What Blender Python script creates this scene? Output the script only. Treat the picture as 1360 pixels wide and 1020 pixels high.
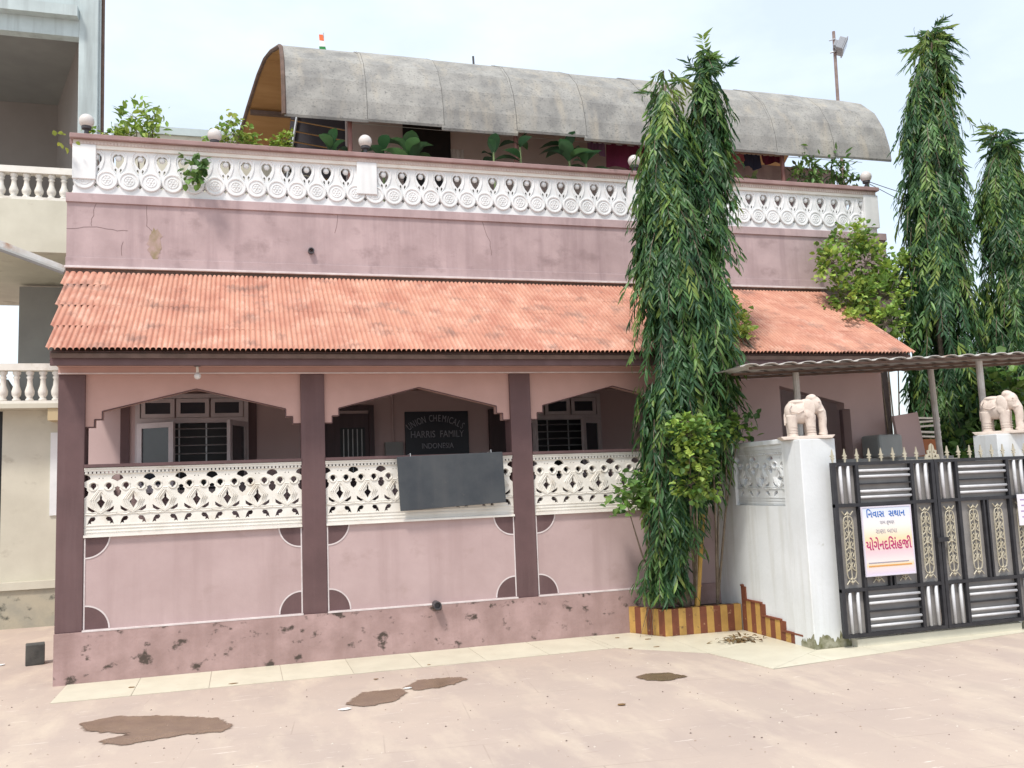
import bpy, bmesh, math, random
from mathutils import Vector, Matrix
for o in list(bpy.data.objects): bpy.data.objects.remove(o)
SC = bpy.context.scene
COL = SC.collection
rad = math.radians
# ------------------------------------------------------------------ camera
FPX, YAW, PITCH, ROLL = 1192.29, 0.29405, 0.10994, -0.03935
CAM = Vector((0, -8.8908, 1.6))
fw = Vector((math.sin(YAW)*math.cos(PITCH), math.cos(YAW)*math.cos(PITCH), math.sin(PITCH)))
r0 = Vector((math.cos(YAW), -math.sin(YAW), 0)); u0_ = r0.cross(fw)
rt = r0*math.cos(ROLL)+u0_*math.sin(ROLL); up = -r0*math.sin(ROLL)+u0_*math.cos(ROLL)
cd = bpy.data.cameras.new('camera'); co = bpy.data.objects.new('camera', cd); COL.objects.link(co)
cd.sensor_fit = 'HORIZONTAL'; cd.sensor_width = 36; cd.lens = 36*FPX/1360; cd.clip_end = 1500; cd.clip_start = .05
co.matrix_world = Matrix.Translation(CAM) @ Matrix((rt, up, -fw)).transposed().to_4x4()
SC.camera = co
def ray(u, v): return fw*FPX+rt*(u-680)-up*(v-510)
def onY(u, v, y): d = ray(u, v); return CAM+d*((y-CAM.y)/d.y)
def onX(u, v, x): d = ray(u, v); return CAM+d*((x-CAM.x)/d.x)
def onZ(u, v, z=0.): d = ray(u, v); return CAM+d*((z-CAM.z)/d.z)
def rectY(u0, v0, u1, v1, y):
    a, b, c, d = onY(u0, v0, y), onY(u1, v0, y), onY(u0, v1, y), onY(u1, v1, y)
    return (a.x+c.x)/2, (b.x+d.x)/2, (c.z+d.z)/2, (a.z+b.z)/2      # x0,x1,z0,z1
# ------------------------------------------------------------------ light
SUN_EL, SUN_AZ = rad(60), math.atan2(-0.66, -0.75)
wd = bpy.data.worlds.new('World'); SC.world = wd; wd.use_nodes = True
nt = wd.node_tree; nt.nodes.clear()
out = nt.nodes.new('ShaderNodeOutputWorld'); bg = nt.nodes.new('ShaderNodeBackground'); bg.inputs[1].default_value = 0.13
sky = nt.nodes.new('ShaderNodeTexSky'); sky.sky_type = 'NISHITA'; sky.sun_disc = False
sky.sun_elevation = SUN_EL; sky.sun_rotation = SUN_AZ; sky.air_density = 1.2; sky.dust_density = 2.0; sky.ozone_density = 1.5
tc = nt.nodes.new('ShaderNodeTexCoord'); mp = nt.nodes.new('ShaderNodeMapping'); mp.inputs['Scale'].default_value = (1, 1, 2.2)
mp.inputs['Location'].default_value = (.35, .2, .1)
nz = nt.nodes.new('ShaderNodeTexNoise'); nz.inputs['Scale'].default_value = 1.5; nz.inputs['Detail'].default_value = 7; nz.inputs['Roughness'].default_value = .55
cr = nt.nodes.new('ShaderNodeValToRGB'); cr.color_ramp.elements[0].position = .42; cr.color_ramp.elements[1].position = .74
cr.color_ramp.elements[0].color = (.54, .54, .54, 1)
mx = nt.nodes.new('ShaderNodeMix'); mx.data_type = 'RGBA'; mx.inputs[7].default_value = (6.6, 7.2, 7.8, 1)
L = nt.links.new
L(tc.outputs['Generated'], mp.inputs[0]); L(mp.outputs[0], nz.inputs['Vector']); L(nz.outputs['Fac'], cr.inputs[0]); L(cr.outputs[0], mx.inputs[0])
L(sky.outputs[0], mx.inputs[6]); L(mx.outputs[2], bg.inputs[0]); L(bg.outputs[0], out.inputs[0])
sd = bpy.data.lights.new('sun', 'SUN'); sd.energy = 2.4; sd.angle = rad(8); sd.color = (1, .945, .87)
so = bpy.data.objects.new('sun', sd); COL.objects.link(so)
tosun = Vector((math.sin(SUN_AZ)*math.cos(SUN_EL), math.cos(SUN_AZ)*math.cos(SUN_EL), math.sin(SUN_EL)))
so.rotation_euler = tosun.to_track_quat('Z', 'Y').to_euler(); so.location = (-6, -12, 20)
vs = SC.view_settings; vs.view_transform = 'Standard'; vs.look = 'None'; vs.gamma = 1; vs.exposure = 0.54; vs.use_curve_mapping = False

# ------------------------------------------------------------------ materials
MATS = {}
def mat(name, c1, c2=None, rough=.8, scale=3., stretch=(1, 1, 1), detail=6, contrast=(.35, .65), bump=.0, bscale=60., spots=None, spot_scale=8., spot_th=(.62, .7),
        rand=0., attr=None, metal=0., spec=.4, transl=0., streak=None, streak_amt=.3, emit=None, coat=0):
    if name in MATS: return MATS[name]
    m = bpy.data.materials.new(name); m.use_nodes = True; MATS[name] = m
    t = m.node_tree; n = t.nodes; b = n['Principled BSDF']; K = t.links.new
    b.inputs['Roughness'].default_value = rough; b.inputs['Metallic'].default_value = metal; b.inputs['Specular IOR Level'].default_value = spec
    b.inputs['Coat Weight'].default_value = coat
    g = n.new('ShaderNodeNewGeometry'); pos = g.outputs['Position']
    def noise(sc, st=(1, 1, 1), det=6):
        mp = n.new('ShaderNodeMapping'); mp.inputs['Scale'].default_value = st; K(pos, mp.inputs[0])
        z = n.new('ShaderNodeTexNoise'); z.inputs['Scale'].default_value = sc; z.inputs['Detail'].default_value = det; z.inputs['Roughness'].default_value = .6
        K(mp.outputs[0], z.inputs['Vector']); return z.outputs['Fac']
    def mixc(fac, a, bb, mode='MIX'):
        x = n.new('ShaderNodeMix'); x.data_type = 'RGBA'; x.blend_type = mode
        for i, val in ((0, fac), (6, a), (7, bb)):
            if hasattr(val, 'links'): K(val, x.inputs[i])
            else: x.inputs[i].default_value = val if i == 0 else (*val, 1)
        return x.outputs[2]
    def ramp(fac, lo, hi):
        x = n.new('ShaderNodeMapRange'); x.inputs[1].default_value = lo; x.inputs[2].default_value = hi; K(fac, x.inputs[0]); return x.outputs[0]
    if attr:
        a = n.new('ShaderNodeAttribute'); a.attribute_name = attr; col = a.outputs['Color']
        if c2: col = mixc(ramp(noise(scale, stretch, detail), *contrast), col, mixc(1., col, c2, 'MULTIPLY'))
    elif c2: col = mixc(ramp(noise(scale, stretch, detail), *contrast), c1, c2)
    else: col = mixc(0., c1, c1)
    if streak: col = mixc(ramp(noise(4., (1.6, 1.6, .12), 5), .5, .5+streak_amt), col, streak)
    if spots: col = mixc(ramp(noise(spot_scale, (1, 1, 1.3), 8), *spot_th), col, spots)
    if rand:
        oi = n.new('ShaderNodeObjectInfo'); mr = n.new('ShaderNodeMapRange'); mr.inputs[3].default_value = 1-rand; mr.inputs[4].default_value = 1+rand; K(oi.outputs['Random'], mr.inputs[0])
        hs = n.new('ShaderNodeHueSaturation'); K(mr.outputs[0], hs.inputs['Value']); K(col, hs.inputs['Color']); col = hs.outputs[0]
    K(col, b.inputs['Base Color'])
    if bump:
        bp = n.new('ShaderNodeBump'); bp.inputs['Strength'].default_value = bump; bp.inputs['Distance'].default_value = .01; K(noise(bscale, (1, 1, 1), 5), bp.inputs['Height']); K(bp.outputs[0], b.inputs['Normal'])
    if emit: b.inputs['Emission Color'].default_value = (*emit, 1); b.inputs['Emission Strength'].default_value = 1
    if transl:
        tr = n.new('ShaderNodeBsdfTranslucent'); K(col, tr.inputs[0]); ms = n.new('ShaderNodeMixShader'); ms.inputs[0].default_value = transl
        K(b.outputs[0], ms.inputs[1]); K(tr.outputs[0], ms.inputs[2]); K(ms.outputs[0], n['Material Output'].inputs[0])
    return m
PINK = mat('pink_plaster', (.465, .345, .335), (.40, .29, .28), .85, 1.6, bump=.12, bscale=35, streak=(.37, .265, .255), streak_amt=.35, spots=(.33, .235, .215), spot_scale=2.2, spot_th=(.58, .80))
PINKU = mat('pink_plaster_upper', (.47, .355, .355), (.37, .275, .275), .85, 2.4, bump=.15, bscale=30, streak=(.31, .225, .23), streak_amt=.3, spots=(.25, .18, .18), spot_scale=2.6, spot_th=(.56, .76))
PINKB = mat('pink_plaster_base', (.41, .28, .265), (.30, .20, .185), .9, 3.5, bump=.5, bscale=18, streak=(.27, .175, .16), streak_amt=.4, spots=(.075, .055, .046), spot_scale=6.5, spot_th=(.585, .66))
PEACH = mat('pink_arch_plaster', (.48, .30, .26), (.42, .26, .225), .8, 2., bump=.08)
INNER = mat('inner_wall_plaster', (.54, .40, .385), (.49, .36, .345), .85, 1.5, bump=.08)
PURPLE = mat('brown_purple_paint', (.125, .070, .070), (.10, .056, .056), .7, 3., bump=.1, streak=(.15, .092, .092), streak_amt=.35)
WHITE = mat('white_paint', (.76, .76, .76), (.66, .67, .67), .7, 4., bump=.1, streak=(.55, .56, .55), streak_amt=.4, spots=(.30, .29, .27), spot_scale=9., spot_th=(.69, .78))
CREAM = mat('cream_white_paint', (.76, .73, .67), (.68, .645, .58), .75, 5., bump=.15, spots=(.50, .43, .33), spot_scale=4., spot_th=(.58, .78))
WALLW = mat('white_compound_plaster', (.72, .74, .75), (.64, .66, .665), .8, 1.5, bump=.25, bscale=20, streak=(.50, .50, .46), streak_amt=.34, spots=(.30, .28, .20), spot_scale=3., spot_th=(.68, .78))
LINE = mat('white_line_paint', (.66, .60, .59), (.55, .47, .46), .8, 9.)
ROOF = mat('roof_tile_clay', (.53, .275, .195), (.42, .185, .13), .9, 4., stretch=(1, .6, .6), bump=.15, bscale=60, spots=(.20, .12, .10), spot_scale=3.2, spot_th=(.54, .74), rand=.035, streak=(.62, .38, .29), streak_amt=.3)
VAULT = mat('weathered_cement_sheet', (.34, .33, .305), (.21, .205, .195), .95, 3.2, bump=.25, bscale=50, streak=(.39, .35, .285), streak_amt=.35, spots=(.13, .13, .13), spot_scale=34., spot_th=(.53, .74), rand=.12, detail=10)
PLY = mat('brown_lining_board', (.40, .215, .085), (.31, .155, .055), .6, 3., stretch=(.3, 1, 3))
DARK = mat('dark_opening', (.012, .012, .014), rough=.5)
GLASS = mat('dark_glass', (.03, .035, .045), (.05, .055, .065), .15, 2., spec=.6)
FRAMEP = mat('window_paint', (.60, .53, .53), (.52, .455, .455), .6, 6.)
DOORM = mat('dark_door_wood', (.075, .045, .05), (.055, .033, .036), .55, 6., stretch=(4, 4, .4))
STEEL = mat('grey_steel_bar', (.45, .46, .47), rough=.45, metal=.4)
BLACK = mat('black_gate_paint', (.018, .018, .022), (.03, .03, .034), .4, 10.)
SILVER = mat('silver_gate_paint', (.60, .60, .62), (.50, .50, .51), .5, 10., metal=.1)
GOLD = mat('dull_gold_paint', (.50, .46, .36), (.42, .38, .28), .5, 12., metal=.2)
BACKS = mat('grey_backing_sheet', (.20, .19, .185), (.27, .255, .24), .6, 3.)
SLATE = mat('dark_board', (.036, .042, .050), (.056, .062, .068), .6, 4., streak=(.07, .072, .075), streak_amt=.35, spots=(.10, .095, .09), spot_scale=11., spot_th=(.66, .76))
NAVY = mat('name_board', (.012, .013, .022), rough=.4)
LETTER = mat('grey_lettering', (.30, .30, .33), rough=.6)
STONE = mat('pink_sandstone', (.66, .57, .50), (.57, .48, .42), .85, 18., bump=.35, bscale=90, spots=(.36, .28, .23), spot_scale=16., spot_th=(.6, .75))
GLOBE = mat('opal_globe', (.62, .58, .55), (.56, .52, .49), .3, 4.)
LAMPB = mat('lamp_base', (.06, .055, .06), rough=.5)
YEL = mat('yellow_stripe', (.54, .32, .09), (.43, .25, .07), .7, 8., bump=.2, spots=(.2, .12, .05), spot_scale=14.)
BRN = mat('brown_stripe', (.22, .07, .035), (.17, .055, .03), .7, 8., bump=.2, spots=(.40, .22, .12), spot_scale=14.)
SOIL = mat('soil', (.05, .035, .025), (.08, .06, .045), .95, 20., bump=.6)
BLUEW = mat('pale_blue_plaster', (.50, .57, .57), (.42, .48, .48), .8, 2.5, bump=.1, streak=(.28, .31, .31), streak_amt=.35)
CREAMW = mat('cream_plaster', (.60, .57, .47), (.52, .49, .40), .85, 1.8, bump=.12, spots=(.36, .32, .25), spot_scale=3., spot_th=(.60, .78))
GREYW = mat('grey_plaster', (.30, .30, .29), (.25, .25, .245), .85, 1.5)
MOSSW = mat('mossy_plinth', (.42, .38, .29), (.30, .29, .24), .9, 3., bump=.3, spots=(.08, .085, .07), spot_scale=5., spot_th=(.56, .66))
ROOMW = mat('peeling_room_wall', (.29, .26, .245), (.25, .225, .21), .9, 1., spots=(.36, .34, .33), spot_scale=2.4, spot_th=(.69, .705))
BARK = mat('bark', (.12, .09, .065), (.20, .16, .12), .9, 20., bump=.6)
LEAFM = mat('leaf', (0, 0, 0), (.75, .75, .75), rough=.45, attr='Col', scale=3., transl=.3, spec=.45)
TILEC = mat('cream_tile', (.62, .58, .46), (.55, .51, .40), .45, 3., rand=.04, spots=(.50, .44, .33), spot_scale=5., spot_th=(.62, .8))
TIN = mat('tin_sheet', (.60, .60, .59), (.48, .44, .40), .5, 6., metal=.15, spots=(.36, .22, .15), spot_scale=4., spot_th=(.56, .72))
RUSTB = mat('rusty_beam', (.15, .095, .075), (.10, .065, .05), .8, 9.)
POSTM = mat('pale_post', (.55, .53, .50), (.42, .38, .34), .6, 7.)

# ------------------------------------------------------------------ mesh helpers
class MB:
    def __init__(s): s.v = []; s.f = []; s.m = []
    def add(s, vs, fs, mi=0):
        k = len(s.v); s.v += [tuple(p) for p in vs]; s.f += [tuple(i+k for i in f) for f in fs]; s.m += [mi]*len(fs); return s
    def box(s, x0, x1, y0, y1, z0, z1, mi=0, M=None):
        vs = [Vector((x, y, z)) for z in (z0, z1) for y in (y0, y1) for x in (x0, x1)]
        if M: vs = [M @ p for p in vs]
        return s.add(vs, [(0, 2, 3, 1), (4, 5, 7, 6), (0, 1, 5, 4), (2, 6, 7, 3), (0, 4, 6, 2), (1, 3, 7, 5)], mi)
    def prism(s, pts, axis, a, b, mi=0):
        """polygon pts (p,q) extruded along axis 'x','y','z' from a to b"""
        f = {'x': lambda p, q, t: (t, p, q), 'y': lambda p, q, t: (p, t, q), 'z': lambda p, q, t: (p, q, t)}[axis]
        n = len(pts); vs = [f(p, q, a) for p, q in pts]+[f(p, q, b) for p, q in pts]
        return s.add(vs, [tuple(range(n)), tuple(range(2*n-1, n-1, -1))]+[(i, n+i, n+(i+1) % n, (i+1) % n) for i in range(n)], mi)
    def tube(s, pts, r, n=6, mi=0, cap=True):
        pts = [Vector(p) for p in pts]; R = r if isinstance(r, (list, tuple)) else [r]*len(pts); vs = []; fs = []
        ref = Vector((0, 0, 1)) if abs((pts[-1]-pts[0]).normalized().z) < .9 else Vector((1, 0, 0))
        for i, p in enumerate(pts):
            d = (pts[min(i+1, len(pts)-1)]-pts[max(i-1, 0)]).normalized(); a = d.cross(ref).normalized(); b = d.cross(a)
            vs += [p+(a*math.cos(2*math.pi*k/n)+b*math.sin(2*math.pi*k/n))*R[i] for k in range(n)]
        for i in range(len(pts)-1):
            for k in range(n): fs.append((i*n+k, i*n+(k+1) % n, (i+1)*n+(k+1) % n, (i+1)*n+k))
        if cap: fs += [tuple(range(n-1, -1, -1)), tuple((len(pts)-1)*n+k for k in range(n))]
        return s.add(vs, fs, mi)
    def lathe(s, prof, c=(0, 0, 0), n=12, mi=0, axis='z'):
        vs = []; fs = []
        for r, h in prof:
            for k in range(n):
                a = 2*math.pi*k/n; p = (r*math.cos(a), r*math.sin(a), h)
                if axis == 'y': p = (p[0], -p[2], p[1])
                vs.append(Vector(p)+Vector(c))
        for i in range(len(prof)-1):
            for k in range(n): fs.append((i*n+k, i*n+(k+1) % n, (i+1)*n+(k+1) % n, (i+1)*n+k))
        fs += [tuple(range(n-1, -1, -1)), tuple((len(prof)-1)*n+k for k in range(n))]
        return s.add(vs, fs, mi)
    def ball(s, c, r, n=12, m=8, mi=0, sc=(1, 1, 1), M=None):
        prof = [(max(math.sin(math.pi*i/m), .002)*r, -math.cos(math.pi*i/m)*r) for i in range(m+1)]
        k0 = len(s.v); s.lathe(prof, (0, 0, 0), n, mi)
        for i in range(k0, len(s.v)):
            p = Vector(s.v[i]); p = Vector((p.x*sc[0], p.y*sc[1], p.z*sc[2]))
            if M: p = M @ p
            s.v[i] = tuple(p+Vector(c))
        return s
    def mesh(s, name, mats, smooth=False):
        me = bpy.data.meshes.new(name); me.from_pydata(s.v, [], s.f); me.update()
        for m in (mats if isinstance(mats, (list, tuple)) else [mats]): me.materials.append(m)
        if len(me.materials) > 1: me.polygons.foreach_set('material_index', s.m)
        if smooth: me.polygons.foreach_set('use_smooth', [True]*len(me.polygons))
        bm = bmesh.new(); bm.from_mesh(me); bmesh.ops.recalc_face_normals(bm, faces=bm.faces); bm.to_mesh(me); bm.free()
        return me
    def build(s, name, mats, parent=None, smooth=False, loc=None):
        return link(name, s.mesh(name, mats, smooth), parent, loc)
def link(name, me, parent=None, loc=None, rot=None):
    o = bpy.data.objects.new(name, me); COL.objects.link(o)
    if parent: o.parent = parent
    if loc is not None: o.location = loc
    if rot is not None: o.rotation_euler = rot
    return o
def tag(o, label, cat, group=None, kind=None):
    if label: o['label'] = label
    if cat: o['category'] = cat
    if group: o['group'] = group
    if kind: o['kind'] = kind
    return o
def thing(name, label, cat, loc=(0, 0, 0), group=None):
    return tag(link(name, None, None, loc), label, cat, group)
def box(name, m, parent, x0, x1, y0, y1, z0, z1, bev=0):
    o = MB().box(x0, x1, y0, y1, z0, z1).build(name, m, parent)
    if bev: bevel(o, bev)
    return o
def bevel(o, w=.006, seg=2):
    md = o.modifiers.new('b', 'BEVEL'); md.width = w; md.segments = seg; md.limit_method = 'ANGLE'
def evalmesh(o, name):
    dg = bpy.context.evaluated_depsgraph_get(); dg.update()
    me = bpy.data.meshes.new_from_object(o.evaluated_get(dg)); me.name = name; return me
def shape(outer, holes, depth, bev=0.):
    """flat shape with holes in XZ, front face at y=-depth/2: returns mesh data (x, y, z)"""
    cu = bpy.data.curves.new('s', 'CURVE'); cu.dimensions = '2D'; cu.fill_mode = 'BOTH'; cu.extrude = depth/2; cu.bevel_depth = bev; cu.bevel_resolution = 0; cu.offset = -bev
    for pl in [outer]+holes:
        sp = cu.splines.new('POLY'); sp.points.add(len(pl)-1); sp.use_cyclic_u = True
        for i, (x, z) in enumerate(pl): sp.points[i].co = (x, z, 0, 1)
    o = bpy.data.objects.new('s', cu); COL.objects.link(o); me = evalmesh(o, 's'); bpy.data.objects.remove(o); bpy.data.curves.remove(cu)
    vs = [(v.co.x, -v.co.z, v.co.y) for v in me.vertices]; fs = [tuple(p.vertices) for p in me.polygons]; bpy.data.meshes.remove(me)
    return vs, fs
def text(body, size, m, parent, loc, rot, name='lettering', ext=.002, align='CENTER', sx=1., off=0.):
    cu = bpy.data.curves.new('t', 'FONT'); cu.body = body; cu.size = size; cu.extrude = ext; cu.align_x = align; cu.align_y = 'CENTER'; cu.resolution_u = 3; cu.offset = off
    o = bpy.data.objects.new('t', cu); COL.objects.link(o); me = evalmesh(o, name); bpy.data.objects.remove(o); bpy.data.curves.remove(cu)
    me.materials.clear(); me.materials.append(m)
    t = link(name, me, parent, loc, rot); t.scale = (sx, 1, 1); return t
def circ(cx, cz, rx, rz=None, n=12, a0=0, a1=360):
    rz = rz or rx; full = a1-a0 == 360; k = n if full else n+1
    return [(cx+rx*math.cos(rad(a0+(a1-a0)*i/n)), cz+rz*math.sin(rad(a0+(a1-a0)*i/n))) for i in range(k)]

# ------------------------------------------------------------------ ground
GND = bpy.data.materials.new('courtyard_floor'); GND.use_nodes = True
t = GND.node_tree; n = t.nodes; b = n['Principled BSDF']; K = t.links.new
g = n.new('ShaderNodeNewGeometry')
def gn(sc, st=(1, 1, 1), det=6, rot=0):
    mp = n.new('ShaderNodeMapping'); mp.inputs['Scale'].default_value = st; mp.inputs['Rotation'].default_value = (0, 0, rot); K(g.outputs['Position'], mp.inputs[0])
    z = n.new('ShaderNodeTexNoise'); z.inputs['Scale'].default_value = sc; z.inputs['Detail'].default_value = det; z.inputs['Roughness'].default_value = .6; K(mp.outputs[0], z.inputs['Vector']); return z.outputs['Fac']
def gr(f, lo, hi):
    x = n.new('ShaderNodeMapRange'); x.inputs[1].default_value = lo; x.inputs[2].default_value = hi; K(f, x.inputs[0]); return x.outputs[0]
def gm(f, a, bb):
    x = n.new('ShaderNodeMix'); x.data_type = 'RGBA'
    for i, val in ((0, f), (6, a), (7, bb)):
        if hasattr(val, 'links'): K(val, x.inputs[i])
        else: x.inputs[i].default_value = val if i == 0 else (*val, 1)
    return x.outputs[2]
c = gm(gr(gn(.7), .35, .65), (.47, .375, .31), (.40, .32, .275))
c = gm(gr(gn(2.5, (1, .35, 1), 8, .35), .5, .75), c, (.55, .455, .36))
c = gm(gr(gn(40, (1, 1, 1), 3), .62, .8), c, (.39, .315, .265))
c = gm(gr(gn(3.2, (1, 14, 1), 5, .5), .655, .70), c, (.70, .63, .56))
c = gm(gr(gn(2.6, (1, 16, 1), 5, -.45), .665, .70), c, (.36, .275, .23))
c = gm(gr(gn(55, (1, 1, 1), 2), .735, .75), c, (.78, .75, .70))
c = gm(gr(gn(1.1, (1, 1, 1), 4), .58, .75), c, (.42, .34, .285))
bk = n.new('ShaderNodeTexBrick'); mpb = n.new('ShaderNodeMapping'); mpb.inputs['Rotation'].default_value = (0, 0, .12); K(g.outputs['Position'], mpb.inputs[0]); K(mpb.outputs[0], bk.inputs['Vector'])
bk.inputs['Scale'].default_value = 1.0; bk.inputs['Brick Width'].default_value = 1.2; bk.inputs['Row Height'].default_value = .62; bk.inputs['Mortar Size'].default_value = .006; bk.inputs['Mortar Smooth'].default_value = .5
mj = n.new('ShaderNodeMath'); mj.operation = 'MULTIPLY'; K(bk.outputs['Fac'], mj.inputs[0]); K(gr(gn(1.6), .45, .75), mj.inputs[1])
c = gm(mj.outputs[0], c, (.34, .265, .22))
K(c, b.inputs['Base Color']); b.inputs['Roughness'].default_value = .75
bp = n.new('ShaderNodeBump'); bp.inputs['Strength'].default_value = .15; bp.inputs['Distance'].default_value = .01; K(gn(30), bp.inputs['Height']); K(bp.outputs[0], b.inputs['Normal'])
mb = MB(); mb.add([(-300, -60, 0), (300, -60, 0), (300, 500, 0), (-300, 500, 0)], [(0, 1, 2, 3)])
tag(mb.build('ground', GND), None, None, kind='structure')
# wet patches
WET = bpy.data.materials.new('wet_stone'); WET.use_nodes = True
t = WET.node_tree; n = t.nodes; b = n['Principled BSDF']; K = t.links.new; b.inputs['Base Color'].default_value = (.21, .135, .09, 1); b.inputs['Roughness'].default_value = .16
g = n.new('ShaderNodeNewGeometry'); at_ = n.new('ShaderNodeAttribute'); at_.attribute_name = 'wet'
K(gm(gr(gn(7), .35, .65), (.20, .135, .085), (.15, .10, .065)), b.inputs['Base Color'])
ad = n.new('ShaderNodeMath'); ad.operation = 'MULTIPLY_ADD'; ad.inputs[1].default_value = .9; K(gn(11, det=8), ad.inputs[0]); K(at_.outputs['Fac'], ad.inputs[2])
tr_ = n.new('ShaderNodeBsdfTransparent'); ms = n.new('ShaderNodeMixShader'); K(gr(ad.outputs[0], .58, .70), ms.inputs[0]); K(tr_.outputs[0], ms.inputs[1]); K(b.outputs[0], ms.inputs[2]); K(ms.outputs[0], n['Material Output'].inputs[0])
def puddle(pix, label, seed):
    rnd = random.Random(seed); P = [onZ(u, v, 0) for u, v in pix]; pts = []
    for i in range(len(P)):
        a, b2 = P[i], P[(i+1) % len(P)]
        for k in range(5): pts.append(a.lerp(b2, k/5))
    N_ = len(pts); ar = sum(pts[i].x*pts[(i+1) % N_].y-pts[(i+1) % N_].x*pts[i].y for i in range(N_)); sg = 1 if ar > 0 else -1
    def off(i, d):
        t_ = (pts[(i+1) % N_]-pts[i-1]); t_.z = 0; t_.normalize(); return Vector((pts[i].x-t_.y*sg*d, pts[i].y+t_.x*sg*d, .005))
    rings = [[off(i, d) for i in range(N_)] for d in (-.07, .016)]
    vs = [tuple(p) for r in rings for p in r]; fs = [(i, (i+1) % N_, N_+(i+1) % N_, N_+i) for i in range(N_)]+[tuple(range(N_, 2*N_))]
    me = bpy.data.meshes.new('puddle'); me.from_pydata(vs, [], fs); me.update(); me.materials.append(WET)
    wa = me.attributes.new('wet', 'FLOAT', 'POINT'); wa.data.foreach_set('value', [0.]*N_+[.55]*N_)
    tag(link('puddle', me), label, 'puddle', 'wet patches on the courtyard floor', 'structure')
puddle([(112, 962), (150, 954), (215, 953), (282, 956), (303, 965), (290, 971), (248, 974), (205, 981), (165, 988), (140, 985), (172, 977), (172, 973), (122, 970)], 'large forked brown wet patch on the courtyard', 1)
puddle([(467, 935), (488, 921), (530, 917), (535, 921), (520, 931), (490, 937)], 'brown wet patch drying beside a white scrap', 2)
puddle([(543, 914), (558, 905), (600, 901), (614, 903), (590, 911), (556, 916)], 'narrow leaf-shaped brown wet patch near the wall', 3)
puddle([(850, 899), (866, 896), (890, 896), (904, 899), (888, 903), (864, 903)], 'small oval brown wet patch on bare floor', 4)
# cream tile border
bt = link('tile_border', None); tag(bt, None, None, kind='structure')
def tile(poly):
    MB().prism(poly, 'z', .001, .006).build('tile', TILEC, bt)
EO = [onZ(u, v) for u, v in ((66, 935), (660, 877), (817, 861), (940, 868), (1027, 889), (1375, 838))]
def eo(x, k0, k1): a, c_ = EO[k0], EO[k1]; return a.y+(c_.y-a.y)*(x-a.x)/(c_.x-a.x)
x = EO[0].x
while x < EO[2].x-.01:
    x1 = min(x+.6, EO[2].x); f = lambda q: eo(q, 0, 1) if q < EO[1].x else eo(q, 1, 2)
    tile([(x+.002, f(x)), (x1-.002, f(x1)), (x1-.002, -.032), (x+.002, -.032)]); x = x1
e2, e3, e4, e5 = EO[2], EO[3], EO[4], EO[5]
tile([(e2.x+.002, e2.y), (e3.x-.001, e3.y), (4.06, -.447), (3.855, -.05), (e2.x+.002, -.034)])
tile([(e3.x+.002, e3.y), (4.93, -1.0), (4.93, -.478), (4.064, -.448)])
tile([(e3.x+.001, e3.y-.003), (e4.x, e4.y), (4.93, -1.72), (4.93, -1.004)])
x = e4.x
while x < e5.x-.01:
    x1 = min(x+.6, e5.x); iy = lambda q: -1.72+(e4.y+1.72)*max(0, (4.93-q)/(4.93-e4.x))
    tile([(x+.002, eo(x+.002, 4, 5)), (x1-.002, eo(x1, 4, 5)), (x1-.002, iy(x1)-.003 if x1 < 4.93 else -1.724)]+([(4.93, -1.724)] if x < 4.93 < x1 else [])+[(x+.002, iy(x)-.003)]); x = x1

# ------------------------------------------------------------------ the pink house
H = thing('house', 'pink plastered house with arched verandah, red tiled lean-to roof and white terrace balustrade', 'house')
XL, XR = -1.589, 7.3
COLS = [(-1.589, -1.365), (.544, .771), (2.663, 2.887)]
ZB, ZR0, ZR1, ZC = .442, 1.285, 1.887, 2.735
box('plinth_wall', PINKB, H, XL, 4.95, -.03, .12, -.3, ZB)
for a, b2 in ((-1.365, .544), (.771, 2.663), (2.887, 4.95)):
    box('parapet_wall', PINK, H, a, b2, 0.012, .13, ZB, ZR0)
for a, b2 in COLS:
    box('column', PURPLE, H, a, b2, -.005, .22, ZB, ZC, .006)
# white painted outlines and quarter discs at the panel corners
def qdisc(cx, cz, sx, sz):
    mb = MB(); pts = [(cx, cz)]+[(cx+sx*.195*math.cos(rad(9*i)), cz+sz*.195*math.sin(rad(9*i))) for i in range(11)]
    mb.prism(pts, 'y', .009, .0115); mb.build('corner_disc', PURPLE, H)
    r = .195; mb = MB()
    for i in range(10):
        q = [(cx+sx*k*math.cos(rad(9*j)), cz+sz*k*math.sin(rad(9*j))) for k, j in ((r, i), (r+.013, i), (r+.013, i+1), (r, i+1))]
        mb.prism(q, 'y', .007, .0112)
    mb.build('painted_line', LINE, H)
for a, b2 in ((-1.365, .544), (.771, 2.663), (2.887, None)):
    for cx, sx in ((a+.016, 1), (b2-.016 if b2 else None, -1)):
        if cx is None: continue
        qdisc(cx, ZB+.018, sx, 1); qdisc(cx, ZR0-.004, sx, -1)
        box('painted_line', LINE, H, min(cx, cx-sx*.012), max(cx, cx-sx*.012), .006, .0113, ZB+.016, ZR0-.03)
    box('painted_line', LINE, H, a, b2 if b2 else 4.1, -.0325, .0113, ZB-.001, ZB+.012)
# drain pipe
mb = MB(); p = onY(579, 803, -.03); mb.lathe([(.040, -.02), (.040, .09), (.030, .09), (.030, .06)], (p.x, p.y, p.z), 14, 0, 'y'); mb.build('drain_pipe', LAMPB, H)
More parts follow.
